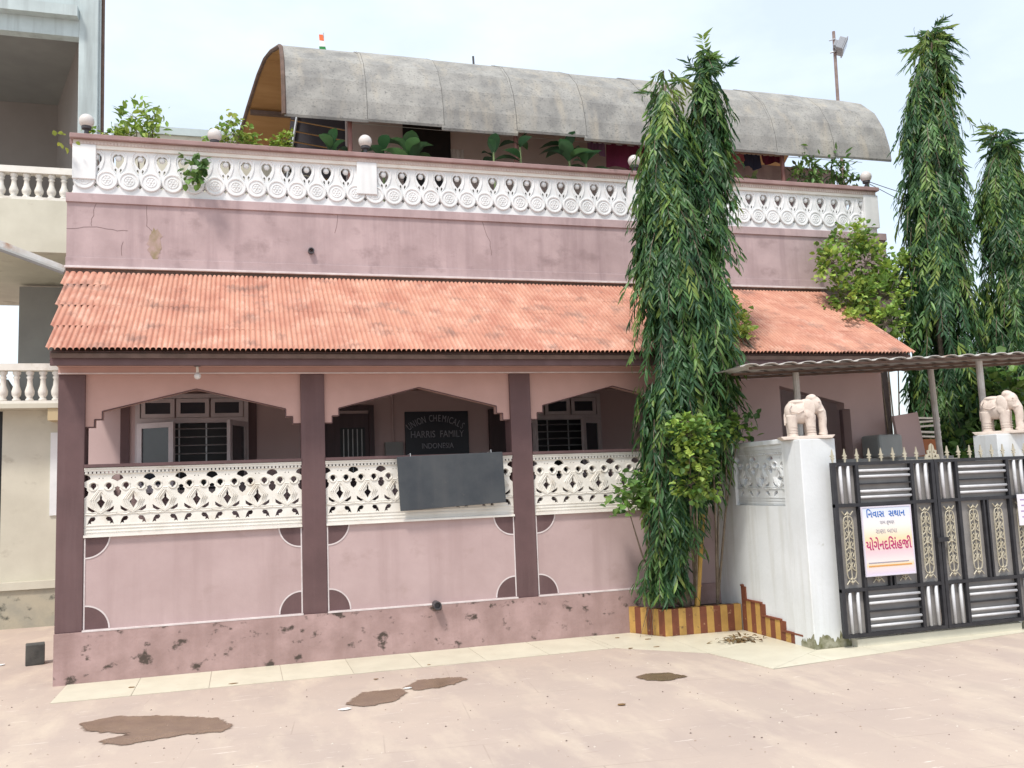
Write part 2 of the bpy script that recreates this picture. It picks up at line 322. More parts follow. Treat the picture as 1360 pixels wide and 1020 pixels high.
# ---- lattice railing cells (centred on the lozenge hole)
def jali_mesh():
    W, Hh = .1364, .602; s = .00094; z = .001
    out_ = [(-W, 0), (W, 0)]
    def edge(sgn):
        pts = [(W, .235), (W, .330), (W-.028, .355), (W-.034, .385), (W-.018, .402), (W-.022, .418), (W, .428), (W, .474), (W-.030, .485), (W-.058, .498), (W-.050, .514), (W-.026, .526), (W, .530)]
        return [(sgn*p, q) for p, q in pts]
    outer = [(-W, 0), (W, 0)]+edge(1)+[(W, Hh-.075), (W, Hh-.07), (-W, Hh-.07)]+edge(-1)[::-1]
    outer = [(-W, 0), (W, 0)]+[(W, .33), (W-.028, .355), (W-.034, .385), (W-.018, .402), (W-.022, .418), (W, .430), (W, .474), (W-.020, .485), (W-.052, .500), (W-.042, .522), (W-.022, .535), (W, .539), (W, Hh-.06), (-W, Hh-.06), (-W, .539), (-W+.022, .535), (-W+.042, .522), (-W+.052, .500), (-W+.020, .485), (-W, .474), (-W, .430), (-W+.022, .418), (-W+.018, .402), (-W+.034, .385), (-W+.028, .355), (-W, .33)]
    holes = [[(0, .375), (.012, .340), (.011, .318), (.042, .285), (.018, .245), (0, .213), (-.018, .245), (-.042, .285), (-.011, .318), (-.012, .340)]]
    for sg in (1, -1):
        c = [(.064+.030*math.cos(rad(a)), .438+.030*math.sin(rad(a))) for a in range(-30, 211, 24)]
        holes.append([(sg*x, y) for x, y in c+[(.052, .412), (.050, .385), (.062, .378), (.074, .410)]])
        holes.append([(sg*x, y) for x, y in [(.116, .262), (.112, .222), (.066, .192), (.036, .205), (.066, .226)]])
        holes.append([(sg*x, y) for x, y in [(.048, .166), (.086, .160), (.106, .128), (.118, .080), (.098, .098), (.076, .088), (.080, .116), (.050, .120), (.034, .146)]])
        holes.append([(sg*x, y) for x, y in [(.024, .505), (.008, .512), (.014, .495)]])
    holes = [[(sum(q[0] for q in h)/len(h)+(x-sum(q[0] for q in h)/len(h))*.84, sum(q[1] for q in h)/len(h)+(z-sum(q[1] for q in h)/len(h))*.84) for x, z in h] for h in holes]
    vs, fs = shape(outer, holes, .05)
    mb = MB(); mb.add([(x, y, z) for x, y, z in vs], fs)
    def ridge(pts, r=.0075): mb.tube([(x, -.028, z) for x, z in pts], r, 5)
    for k in (.016, .032, .048):
        ridge([(-.036-k*1.1, .285+.02), (0-.0, .365+k*1.2) if k < .02 else (-.02, .36+k*.9), (.02, .36+k*.9), (.036+k*1.1, .285+.02), (.018+k*.9, .245-k*.3)])
        ridge([(-.036-k*1.1, .285+.02), (-.018-k*.9, .245-k*.3), (0-.0, .213-k*.5), (.018+k*.9, .245-k*.3)])
    for sg in (1, -1):
        ridge([(sg*x, y) for x, y in circ(.064, .434, .038, n=12)]+[(sg*.102, .434)], .007)
        ridge([(sg*W*.98, .185), (sg*.09, .18), (sg*.06, .175), (sg*.03, .185)], .007)
    for zz in (.02, .05, .08, .195, .178): mb.box(-W, W, -.031, -.02, zz, zz+.006)
    for i in range(8): mb.box(-W+i*.0341+.004, -W+i*.0341+.026, -.040, -.02, .548, .566)
    mb.box(-W, W, -.034, .02, .541, .547); mb.box(-W, W, -.044, .02, .567, .585); mb.box(-W, W, -.052, .02, .5855, .600)
    return mb.mesh('lattice_cell', CREAM)
JM = jali_mesh()
def jali(parent, x0, x1, y, z0, sz=1., rotz=0.):
    nc = max(1, round((x1-x0)/.2728)); w = (x1-x0)/nc
    for i in range(nc):
        o = link('lattice_cell', JM, parent, (x0+w*(i+.5), y, z0)); o.scale = (w/.2728*.999, 1, sz)
for a, b2 in ((-1.365, .544), (.771, 2.663), (2.887, 4.93)):
    R_ = box('railing', PURPLE, H, a, b2, -.02, .15, ZR1+.002, ZR1+.03)
    jali(R_, a, b2, .045, ZR0)
    box('railing_base', CREAM, R_, a+.001, b2-.001, -.02, .06, ZR0-.022, ZR0-.001)
# ---- stepped arches
def arch(x0, x1, apex=2.60):
    w = x1-x0; xc = (x0+x1)/2; P = [(x0, 2.255), (x0+.075, 2.255), (x0+.075, 2.325), (x0+.14, 2.325), (x0+.14, 2.40), (xc, apex), (x1-.14, 2.40), (x1-.14, 2.325), (x1-.075, 2.325), (x1-.075, 2.255), (x1, 2.255), (x1, ZC+.05), (x0, ZC+.05)]
    mb = MB(); n_ = len(P); vs, fs = shape(P, [], .11, .0)
    mb.add([(x, y+.085, z) for x, y, z in vs], fs); mb.build('arch_panel', PEACH, H)
    E = [(x0+.0, 2.255), (x0+.075, 2.255), (x0+.075, 2.325), (x0+.14, 2.325), (x0+.14, 2.40), (xc, apex), (x1-.14, 2.40), (x1-.14, 2.325), (x1-.075, 2.325), (x1-.075, 2.255), (x1, 2.255)]
    mb = MB()
    for p, q in zip(E[:-1], E[1:]): mb.tube([(p[0], .03, p[1]), (q[0], .03, q[1])], .006, 4)
    mb.build('arch_edge_line', PURPLE, H)
arch(-1.365, .544); arch(.771, 2.663); arch(2.887, 4.78)
# solid front wall beyond the verandah with a half arch opening
AX = [(4.96, .35), (XR, .35), (XR, ZC+.05), (4.96, ZC+.05)]
op = [tuple(onY(u, v, 0)[k] for k in (0, 2)) for u, v in [(1037, 512), (1123, 535), (1123, 543), (1131, 543), (1131, 551)]]
vs, fs = shape([(4.79, ZB), (op[0][0], ZB), (op[0][0], op[0][1]), (op[1][0], op[1][1]), (op[1][0], op[2][1]), (op[3][0], op[2][1]), (op[3][0], ZB), (XR, ZB), (XR, ZC+.05), (4.79, ZC+.05)], [], .14)
MB().add([(x, y+.1, z) for x, y, z in vs], fs).build('front_wall', INNER, H)
# ---- beam, ceiling, fascia, back and side walls
box('beam', PEACH, H, XL, XR, -.02, .20, ZC+.001, 2.80)
box('beam_edge_line', LINE, H, XL, XR, -.027, -.0205, ZC+.002, ZC+.014)
box('ceiling', PEACH, H, XL, XR, -.30, 2.2, 2.801, 2.83)
box('fascia', PURPLE, H, XL-.01, XR+.13, -.34, -.301, 2.775, 2.90)
box('verandah_floor', INNER, H, XL+.02, XR, .131, 2.2, .55, .8)
BY = 2.2
box('back_wall', INNER, H, XL-.16, XR+1.2, BY, BY+.2, -.3, 4.3)
box('side_wall', PINK, H, XL, XL+.15, .221, BY-.001, -.3, 1.89); box('beam', PEACH, H, XL, XL+.15, .221, BY-.001, 2.65, 2.80)
box('side_wall', PINKU, H, XL-.16, XL+.04, BY+.201, 9, -.3, 4.3)
box('side_wall', PINKU, H, 8.3, 8.5, 1.36, 9, -.3, 4.3)
box('rear_wall', PINKU, H, XL, 8.3, 9, 9.2, -.3, 4.3)
box('terrace_floor', CREAMW, H, -1.7, 8.5, 1.36, 9.2, 4.3, 4.45)
UL, UR, UY = -1.75, 8.52, 1.2
box('upper_wall', PINKU, H, UL, UR, UY, UY+.16, 3.55, 4.72)
box('upper_wall_ledge', PINKU, H, UL-.01, UR+.01, UY-.022, UY+.16, 4.721, 4.82, .005)
box('upper_wall_foot', PINKU, H, UL-.005, UR+.005, UY-.014, UY-.001, 4.03, 4.13, .004); box('drip_edge', LINE, H, UL-.008, UR+.008, UY-.055, UY-.001, 4.005, 4.029, .004); box('shadow_gap_strip', RUSTB, H, UL, XR+.1, UY-.02, UY-.001, 3.9, 4.004)  # dark strip below the drip edge: its shadow line put in as colour
box('side_parapet', PINKU, H, UL, UL+.16, UY+.161, 9, 4.3, 4.82)
mb = MB()
for u0, u1, v0, v1 in ((195, 217, 302, 345),):
    x0, x1, z0, z1 = rectY(u0, v0, u1, v1, UY)
    rq = random.Random(8); cx_, cz_ = (x0+x1)/2, (z0+z1)/2
    mb.prism([(cx_+(x1-x0)*.5*math.cos(q*.2)*rq.uniform(.6, 1.1), cz_+(z1-z0)*.5*math.sin(q*.2)*rq.uniform(.75, 1.05)) for q in range(31)], 'y', UY-.003, UY+.02)
mb.build('stain_patch', mat('mossy_stain', (.27, .215, .13), (.40, .29, .26), .95, 12.), H)
mb = MB(); p = onY(413, 334, UY); mb.lathe([(.035, -.02), (.035, .05), (.024, .05), (.024, .0)], (p.x, p.y, p.z), 12, 0, 'y'); mb.build('spout', LAMPB, H)
CRK = mat('crack', (.17, .12, .115), rough=.9)
rnd = random.Random(5)
for pts in ([(88, 303), (120, 301), (150, 305), (175, 308)], [(128, 270), (122, 290), (121, 302)], [(195, 266), (196, 300), (206, 314)], [(448, 282), (445, 318)], [(640, 290), (650, 320), (655, 345)], [(163, 320), (161, 345)]):
    P = []
    for (a, b2), (c_, d) in zip(pts[:-1], pts[1:]):
        for k in range(4): P.append(onY(a+(c_-a)*k/4+rnd.uniform(-1.2, 1.2), b2+(d-b2)*k/4+rnd.uniform(-1, 1), UY-.0005))
    MB().tube(P, .0022, 4).build('crack', CRK, H)
# ---- lean-to roof of ribbed sheets
RF = link('roof', None, H)
YE, ZE, YT, ZT = -.42, 2.905, UY-.001, 3.975
sl = math.atan2(ZT-ZE, YT-YE); SLEN = math.hypot(ZT-ZE, YT-YE)
NRIB = 7; SW = .3384; ROWS = 4; RL = SLEN/ROWS
def sheet_mesh(seed):
    rnd = random.Random(seed); rz = [rnd.uniform(-.0008, .0008) for _ in range(NRIB+1)]; mb = MB(); ns = NRIB*8; lv = [0, .5, 1.0]; vs = []
    for j, t_ in enumerate(lv):
        for i in range(ns+1):
            ph = 2*math.pi*i/8; z = .014*(abs(math.cos(ph/2))**.42*2-1)+(rz[(i+4)//8] if i % 8 != 4 else 0); vs.append((SW*i/ns+rnd.uniform(-.0008, .0008), t_*(RL+.045), z+(.0006 if t_ == 0 else 0)+rnd.uniform(-.0008, .0008)-.0016*t_))
    fs = [(j*(ns+1)+i, j*(ns+1)+i+1, (j+1)*(ns+1)+i+1, (j+1)*(ns+1)+i) for j in range(2) for i in range(ns)]
    k = len(vs); vs += [(vs[i][0], vs[i][1], vs[i][2]-.002) for i in range(ns+1)]
    k2 = len(vs); vs += [vs[i] for i in range(ns+1)]
    fs += [(k2+i+1, k2+i, k+i, k+i+1) for i in range(ns)]
    mb.add(vs, fs); me = mb.mesh('roof_sheet', ROOF, True); return me
SM = [sheet_mesh(s_) for s_ in range(5)]
ncol = round((XR+.13-XL)/SW); rnd = random.Random(11); jit = [[0]+[rnd.uniform(-.09, .09) for _ in range(3)] for _ in range(40)]
for r in range(ROWS):
    for c_ in range(ncol):
        x = XL-.03+c_*SW*(XR+.16-XL)/(ncol*SW)
        d = r*RL+(jit[c_//2][r] if r else 0)+rnd.uniform(-.006, .006); d1 = (r+1)*RL+(jit[c_//2][r+1] if r < 3 else -.05)
        o = link('roof_sheet', SM[rnd.randrange(5)], RF, (x-(.04*r if c_ == 0 else 0), YE+d*math.cos(sl), ZE+d*math.sin(sl)+.006+rnd.uniform(0, .001)+.0015*(3-r)*0))
        o.scale = (1+(.04*r/SW if c_ == 0 else 0), (d1-d+.012)/(RL+.045), 1)
        o.rotation_euler = (sl+rnd.uniform(-.002, .002), 0, rnd.uniform(-.0015, .0015))
mb = MB(); mb.prism([(YE+.05, ZE-.03), (YT, ZT-.03), (YT, ZT-.07), (YE+.05, ZE-.07)], 'x', XL, XR+.1); mb.build('roof_deck', RUSTB, RF)
mb = MB(); mb.prism([(-.3, 2.83), (YT, ZT-.08), (YT, 2.83)], 'x', XR+.0, XR+.08); mb.build('gable_wall', PINK, RF)
mb = MB(); mb.prism([(-.3, 2.83), (YT, ZT-.08), (YT, 2.83)], 'x', XL+.01, XL+.09); mb.build('gable_wall', PINK, RF)
# ---- hanging bulb under the beam
blb = thing('ceiling_bulb', 'bare bulb in a white holder hanging under the verandah eave', 'bulb', onY(262, 484, -.2))
mb = MB(); mb.lathe([(.042, 0), (.030, -.018), (.012, -.022)], n=12); mb.build('bulb_rose', LAMPB, blb)
MB().tube([(0, 0, -.02), (.002, -.0, -.075)], .012, 8).build('bulb_holder', CREAM, blb)
MB().ball((.002, 0, -.108), .032).build('glass_bulb', GLOBE, blb, True)
# ---- upper balustrade
BA = link('balustrade', None, H)
def med_mesh():
    p = .2184/2; W = p
    right = [(W, .085), (W-.020, .108), (W, .135), (W, .30), (W-.030, .335), (W-.055, .385), (W-.057, .425), (W-.035, .455), (W-.018, .462), (W, .452), (W, .50)]
    outer = [(-W, 0), (W, 0)]+right+[(-x, z) for x, z in right[::-1]]
    holes = [[(s_*x, z) for x, z in circ(.083, .276, .012, .028, 8)] for s_ in (1, -1)]
    vs, fs = shape(outer, holes, .06); mb = MB(); mb.add(vs, fs)
    mb.lathe([(.106, .0), (.106, .046), (.100, .052), (.086, .052), (.080, .044), (.060, .044), (.058, .049), (.05, .050), (.046, .044), (.012, .044), (.010, .052), (.002, .053)], (0, 0, .165), 24, 0, 'y')
    for k in range(6):
        a = math.pi*k/3; mb.ball((.029*math.cos(a), -.044, .165+.029*math.sin(a)), .014, 6, 4, sc=(1, .5, 1))
    mb.ball((W, 0, .425), .034, 8, 6, sc=(1, .8, 1))
    for s_ in (1, -1): mb.tube([(s_*.085, -.03, .25), (s_*.05, -.034, .31), (s_*.03, -.034, .38), (s_*.03, -.034, .45), (s_*.06, -.032, .49)], .007, 5)
    return mb.mesh('medallion_block', WHITE)
MM = med_mesh()
BX0, BX1 = -1.70, 8.42
nm = round((BX1-BX0)/.2184); w = (BX1-BX0)/nm
for i in range(nm):
    o = link('medallion_block', MM, BA, (BX0+w*(i+.5), UY+.055, 4.82)); o.scale = (w/.2184*.9995, 1, 1)
box('balustrade_top_band', CREAM, BA, BX0, BX1, UY+.0, UY+.11, 5.321, 5.36)
mb = MB()
for i in range(300):
    x = BX0+(BX1-BX0)*i/300; mb.box(x+.004, x+.026, UY-.012, UY+.02, 5.362, 5.392)
mb.box(BX0, BX1, UY-.004, UY+.11, 5.3605, 5.41); o = mb.build('dentil_band', mat('coping_cream', (.62, .53, .48), (.55, .45, .41), .8, 5.), BA)
box('coping', mat('coping_pink', (.34, .225, .215), (.27, .175, .165), .85, 5., spots=(.14, .10, .095), spot_scale=6.), BA, BX0-.03, BX1+.03, UY-.05, UY+.15, 5.411, 5.465, .008)
for xc in (-1.59, 1.40, 4.80, 8.33):
    box('balustrade_post', WHITE, BA, xc-.115, xc+.115, UY-.012, UY+.13, 4.98 if xc < 5 else 4.9, 5.36, .006)
# side run of the balustrade, seen end on
for i in range(12):
    o = link('medallion_block', MM, BA, (UL+.09, UY+.25+.2184*i, 4.82)); o.rotation_euler = (0, 0, -math.pi/2)
box('coping', MATS['coping_pink'], BA, UL-.01, UL+.19, UY+.151, UY+2.9, 5.411, 5.465)
box('balustrade_top_band', CREAM, BA, UL+.04, UL+.14, UY+.12, UY+2.9, 5.321, 5.41)
# ---- verandah windows and doors
def window(x0, x1, z0, z1, y, layout):
    w_ = link('window', None, H)
    return w_
W1 = link('window', None, H)
def fr(parent, x0, x1, z0, z1, y, t_=.05, d=.06, m=FRAMEP, name='frame'):
    mb = MB(); mb.box(x0, x1, y-d, y, z1-t_, z1); mb.box(x0, x1, y-d, y, z0, z0+t_); mb.box(x0, x0+t_, y-d, y, z0+t_, z1-t_); mb.box(x1-t_, x1, y-d, y, z0+t_, z1-t_); return mb.build(name, m, parent)
def shutter(parent, hx, hz0, hz1, wd_, ang, y):
    """hinged leaf with a glass pane; hinge at hx, opens by ang towards the verandah"""
    s_ = link('shutter', None, parent, (hx, y-.07, 0)); s_.rotation_euler = (0, 0, ang)
    mb = MB(); t_ = .06; sg = 1 if wd_ > 0 else -1; a, b2 = sorted((0, wd_))
    mb.box(a, b2, -.02, .02, hz1-t_, hz1); mb.box(a, b2, -.02, .02, hz0, hz0+t_*1.5); mb.box(a, a+t_, -.02, .02, hz0+t_*1.5, hz1-t_); mb.box(b2-t_, b2, -.02, .02, hz0+t_*1.5, hz1-t_)
    mb.build('shutter_frame', FRAMEP, s_); MB().box(a+t_, b2-t_, -.004, .004, hz0+t_*1.5, hz1-t_).build('pane', GLASS, s_)
def build_window(xa, xb, ztop, zbot, zmid, nbar, lw, rw, la, ra):
    w_ = link('window', None, H)
    fr(w_, xa, xb, zbot, ztop, BY, .05, .07)
    box('transom_rail', FRAMEP, w_, xa+.05, xb-.05, BY-.075, BY, zmid-.03, zmid+.03)
    k = 3; ww = (xb-xa-.1)/k
    for i in range(k):
        fr(w_, xa+.05+ww*i+.01, xa+.05+ww*(i+1)-.01, zmid+.035, ztop-.055, BY-.02, .045, .04, name='transom_frame'); box('pane', GLASS, w_, xa+.1+ww*i, xa+ww*(i+1), BY-.045, BY-.035, zmid+.07, ztop-.09)
    ox0, ox1 = xa+.05+(lw if la == 0 else .0), xb-.05
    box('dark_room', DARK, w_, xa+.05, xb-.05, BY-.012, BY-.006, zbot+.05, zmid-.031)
    hh = zmid-zbot-.08; 
    for i in range(nbar): MB().tube([(xa+.05, BY-.035, zbot+.08+hh*i/nbar), (xb-.05, BY-.035, zbot+.08+hh*i/nbar)], .007, 6).build('window_bar', STEEL, w_)
    for q in (.38, .62): box('window_mullion', STEEL, w_, xa+(xb-xa)*q-.008, xa+(xb-xa)*q+.008, BY-.034, BY-.026, zbot+.05, zmid-.03)
    shutter(w_, xa+.03, zbot+.03, zmid-.03, lw, la, BY); shutter(w_, xb-.03, zbot+.03, zmid-.03, -rw, ra, BY)
build_window(-1.17, .07, 2.78, 1.62, 2.47, 8, .46, .46, -.5, 1.15)
build_window(3.35, 4.55, 2.74, 1.62, 2.43, 8, .42, .40, -1.25, .6)
for x in (-1.27, .13): box('pilaster', PURPLE, H, x-.06, x+.035, BY-.025, BY-.001, .8, 2.8)
D1 = link('door', None, H)
fr(D1, .9, 1.55, .8, 2.62, BY, .06, .08, DOORM, 'door_frame'); box('door_leaf', DOORM, D1, .96, 1.49, BY-.04, BY-.005, .8, 2.52)
for i in range(5): MB().tube([(1.18+.055*i, BY-.055, 1.75), (1.18+.055*i, BY-.055, 2.33)], .007, 6).build('door_bar', STEEL, D1)
box('door_panel', DARK, D1, 1.14, 1.44, BY-.048, BY-.0405, 1.75, 2.35)
D2 = link('door', None, H); fr(D2, 3.02, 3.28, .8, 2.55, BY, .04, .1, DOORM, 'door_frame'); box('door_leaf', DOORM, D2, 3.06, 3.24, BY-.05, BY-.005, .8, 2.51)
MB().tube([(1.79, BY-.02, 2.15), (1.79, BY-.02, 2.80)], .014, 8).build('conduit', INNER, H)
mbx = box('meter_box', GREYW, None, 1.68, 1.90, BY-.10, BY-.0005, 1.86, 2.16, .008); tag(mbx, 'grey meter box on the verandah back wall beside the lettered board', 'meter box')
nb = thing('name_board', 'black board lettered UNION CHEMICALS HARRIS FAMILY INDONESIA on the verandah wall', 'sign', (2.345, BY-.0005, 1.985))
box('board', NAVY, nb, -.405, .405, -.03, 0, 0, .55, .004)
R90 = (math.pi/2, 0, 0)
def arc_text(s_, size, cx, cz, y, radius, parent, m):
    wds = {'I': .45, ' ': .55, 'M': 1.1, 'N': 1.02}; adv = [wds.get(ch, .88)*size*.515 for ch in s_]; tot = sum(adv); a = -tot/2
    for ch, w_ in zip(s_, adv):
        th = (a+w_/2)/radius
        if ch != ' ':
            o = text(ch, size, m, parent, (cx+radius*math.sin(th), y, cz+radius*(math.cos(th)-1)), (math.pi/2, th, 0), sx=.62)
        a += w_
arc_text('UNION CHEMICALS', 0.12, -.015, .46, -.032, .62, nb, LETTER)
text('HARRIS  FAMILY', .12, LETTER, nb, (0, -.032, .26), R90, sx=.8)
text('INDONESIA', .095, LETTER, nb, (0, -.032, .115), R90, sx=.82)
# plain board hung over the railing
A = [onY(u, v, -.075) for u, v in ((527, 607), (667, 600), (672, 667), (532, 679))]
mb = MB(); mb.prism([(p.x, p.z) for p in A], 'y', -.085, -.06); o = mb.build('blank_board', SLATE); bevel(o, .004)
tag(o, 'blank charcoal board hanging askew over the lattice railing', 'board')
for u, v in ((545, 604), (652, 599)):
    p = onY(u, v, -.07); MB().tube([(p.x, -.0745, p.z-.03), (p.x, -.07, p.z+.012), (p.x, .02, ZR1+.036), (p.x, .155, ZR1+.034)], .004, 5).build('hanging_wire', STEEL, o)

# ------------------------------------------------------------------ vaulted terrace roof
V = thing('vaulted_roof', 'long weathered grey barrel roof sheltering the terrace', 'roof')
vy0, vz0 = 1.6, 6.05; vxl, vxr = .5, 9.05
prof = [(vy0, vz0), (vy0+.02, vz0+.22), (vy0+.10, vz0+.52), (vy0+.27, vz0+.83), (vy0+.55, vz0+1.10), (vy0+.95, vz0+1.32), (vy0+1.35, vz0+1.43), (vy0+1.6, vz0+1.44), (vy0+1.9, vz0+1.34), (vy0+2.4, vz0+1.06), (vy0+3.0, vz0+.66), (vy0+3.5, vz0+.31), (vy0+3.9, vz0+.02)]
ap = max(prof, key=lambda q: q[1])
nseg = 9; rnd = random.Random(3)
xl_at = lambda y: .5-max(0, (y-2.6))*.28
for i in range(nseg):
    a = vxl+(vxr-vxl)*i/nseg; b2 = vxl+(vxr-vxl)*(i+1)/nseg+.04; dz = .012*(i % 2)+rnd.uniform(0, .004); rag = rnd.uniform(-.03, .02)
    mb = MB(); vs = []; N_ = len(prof)
    pr = [(prof[0][0], prof[0][1]+rag)]+prof[1:]
    for (y, z) in pr:
        xa = xl_at(y) if i == 0 else a
        vs += [(xa, y, z+dz), (b2, y, z+dz)]
    for (y, z) in pr:
        xa = xl_at(y) if i == 0 else a
        vs += [(xa, y+.012, z+dz-.03), (b2, y+.012, z+dz-.03)]
    k = 2*N_; fs = []; mi = []
    for j in range(N_-1):
        fs.append((2*j, 2*j+1, 2*j+3, 2*j+2)); mi.append(0); fs.append((k+2*j, k+2*j+2, k+2*j+3, k+2*j+1)); mi.append(1)
        fs.append((2*j, 2*j+2, k+2*j+2, k+2*j)); mi.append(0); fs.append((2*j+1, k+2*j+1, k+2*j+3, 2*j+3)); mi.append(0)
    fs.append((0, k, k+1, 1)); mi.append(0); fs.append((2*N_-2, 2*N_-1, k+2*N_-1, k+2*N_-2)); mi.append(0)
    mb.v = vs; mb.f = fs; mb.m = mi
    mb.build('roof_segment', [VAULT, PLY], V)
for i in range(1, nseg):
    xs_ = vxl+(vxr-vxl)*i/nseg+.03; MB().tube([(xs_, y, z+.012) for y, z in prof], .004, 4).build('seam', mat('seam_grime', (.12, .118, .11), rough=.95), V)
for (y, z) in (prof[9], prof[11], prof[10]):
    MB().box(xl_at(y)+.03, 8.9, y-.03, y+.03, z-.10, z-.04).build('purlin', RUSTB, V)
MB().tube([(xl_at(y)-.005, y, z-.012) for y, z in prof], .028, 6).build('end_hoop', RUSTB, V)
for x in (1.28, 3.4, 5.6, 7.35): MB().tube([(x, 1.75, 4.45), (x, 1.75, vz0+.2)], .03, 8).build('post', mat('red_oxide_post', (.20, .09, .075), rough=.6), V)
for x in (.6, 3, 5.5, 8): MB().tube([(x, 5.3, 4.45), (x, 5.3, vz0+.2)], .03, 8).build('post', MATS['red_oxide_post'], V)
# rooms on the terrace
TRY = 2.7
TR = thing('terrace_room', 'dull plastered room under the barrel roof with dark openings', 'room', (0, TRY, 4.45))
box('wall', mat('terrace_room_plaster', (.50, .42, .40), (.42, .35, .335), .9, 2.), TR, 1.35, 6.6, 0, .15, 0, 2.35)
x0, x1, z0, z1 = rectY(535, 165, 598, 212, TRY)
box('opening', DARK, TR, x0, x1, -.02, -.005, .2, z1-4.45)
box('shelf_board', CREAM, TR, x0+.1, x1-.1, -.12, -.021, .95, 1.0)
x0, x1, z0, z1 = rectY(610, 175, 632, 220, TRY)
box('wall', PINKU, TR, 6.601, 8.7, -.3, .15, 0, 1.72)
MAR = mat('maroon_cloth', (.13, .012, .04), (.09, .008, .028), .9, 6., stretch=(4, 1, .3))
DBL = mat('navy_cloth', (.02, .022, .045), (.03, .033, .06), .9, 6., stretch=(4, 1, .3))
VIO = mat('violet_cloth', (.16, .075, .14), (.12, .055, .10), .9, 6., stretch=(4, 1, .3))
PINKC = mat('rose_cloth', (.34, .10, .11), (.26, .07, .08), .9, 6., stretch=(4, 1, .3))
def cloth(x0, x1, z0, z1, y, m, label, seed):
    rnd = random.Random(seed); mb = MB(); nx, nz_ = 14, 6; ph = rnd.uniform(0, 6); vs = []
    for sy in (0, .006):
        for j in range(nz_+1):
            for i in range(nx+1):
                fx = i/nx; fz = j/nz_; vs.append((x0+(x1-x0)*fx, y+sy+.03*math.sin(ph+fx*9+fz)*fz+.012*math.sin(fx*21+ph), z1-(z1-z0)*fz+.02*math.sin(fx*5+ph)*fz))
    k = (nx+1)*(nz_+1); fs = []
    for j in range(nz_):
        for i in range(nx):
            q = j*(nx+1)+i; fs += [(q, q+1, q+nx+2, q+nx+1), (k+q, k+q+nx+1, k+q+nx+2, k+q+1)]
    mb.add(vs, fs); o = mb.build('hanging_cloth', m, None, True); tag(o, label, 'cloth', 'washing hung on the terrace'); return o
MB().tube([(1.3, 2.0, 6.16), (5.0, 2.0, 6.14), (8.9, 2.0, 6.16)], .004, 4).build('clothes_line', STEEL, V)
def cl(u0, v0, u1, v1, m, label, seed, y=2.0):
    x0, x1, z0, z1 = rectY(u0, v0, u1, v1, y); cloth(x0, x1, z0, 6.15, y, m, label, seed)
cl(806, 185, 856, 224, MAR, 'wide maroon cloth hung behind a globe lamp and tree', 1)
cl(780, 180, 804, 205, VIO, 'violet cloth hung beside the wide maroon one', 2)
cl(989, 195, 1009, 223, DBL, 'navy cloth hung between two dark red garments', 3)
cl(966, 193, 987, 214, PINKC, 'short dull red cloth hung left of a navy one', 4)
cl(1011, 197, 1036, 217, MAR, 'dark red garment hung beside a red post', 5)
cl(598, 168, 616, 213, mat('white_sheet', (.55, .52, .50), (.45, .42, .41), .9, 5.), 'pale curtain hung at the edge of a dark opening', 6, 2.6)
# dark shutter sheets at the end of the shelter
SH = thing('slatted_screen', 'dark slatted screen leaning under the end of the barrel roof', 'screen', (0, 2.9, 4.45))
x0, x1, z0, z1 = rectY(386, 150, 452, 205, 2.9)
for i in range(16): MB().box(x0-.25, x1, -.012, .012, .25+i*.145, .25+i*.145+.12, M=Matrix.Translation((0, 0, 0)) @ Matrix.Rotation(.12, 4, 'Y')).build('slat', mat('dark_slat', (.045, .04, .048), rough=.6), SH)
for u in (360, 452):
    x = onY(u, 180, 2.9).x; MB().tube([(x, -.04, 0), (x+.35, -.04, 2.2)], .018, 6).build('screen_frame', STEEL, SH)
# rear parapet further back on the terrace
RP = thing('rear_parapet', 'plain cream parapet with pale blue capping behind the terrace plants', 'wall', (0, 4.5, 4.45))
box('wall', CREAMW, RP, -1.7, 1.2, 0, .12, 0, 2.36); box('capping', BLUEW, RP, -1.72, 1.2, -.03, .15, 2.361, 2.47)

# ------------------------------------------------------------------ globe lamps
def lamp(u, v, y, label):
    p = onY(u, v, y); o = thing('globe_lamp', label, 'lamp', (p.x, y, 5.4655), 'globe lamps on the balustrade'); h = p.z-5.4655
    MB().lathe([(.055, 0), (.055, .012), (.025, .02), (.022, h-.10), (.05, h-.088), (.052, h-.06), (.02, h-.05)], n=14).build('lamp_base', LAMPB, o)
    MB().ball((0, 0, h), .078, 18, 12).build('globe', GLOBE, o, True); return o
lamp(115, 161, UY+.05, 'round opal globe lamp on the corner post near the blue-grey pillar')
lamp(485, 188, UY+.05, 'round opal globe lamp on the post below the dark slatted screen')
lamp(842, 214, UY+.05, 'round opal globe lamp in front of the maroon cloth')
lamp(1150, 235, UY+.05, 'round opal globe lamp on the end post beside the tall tree')
lamp(285, 180, UY+.05, 'round opal globe lamp half hidden by a leafy bush')

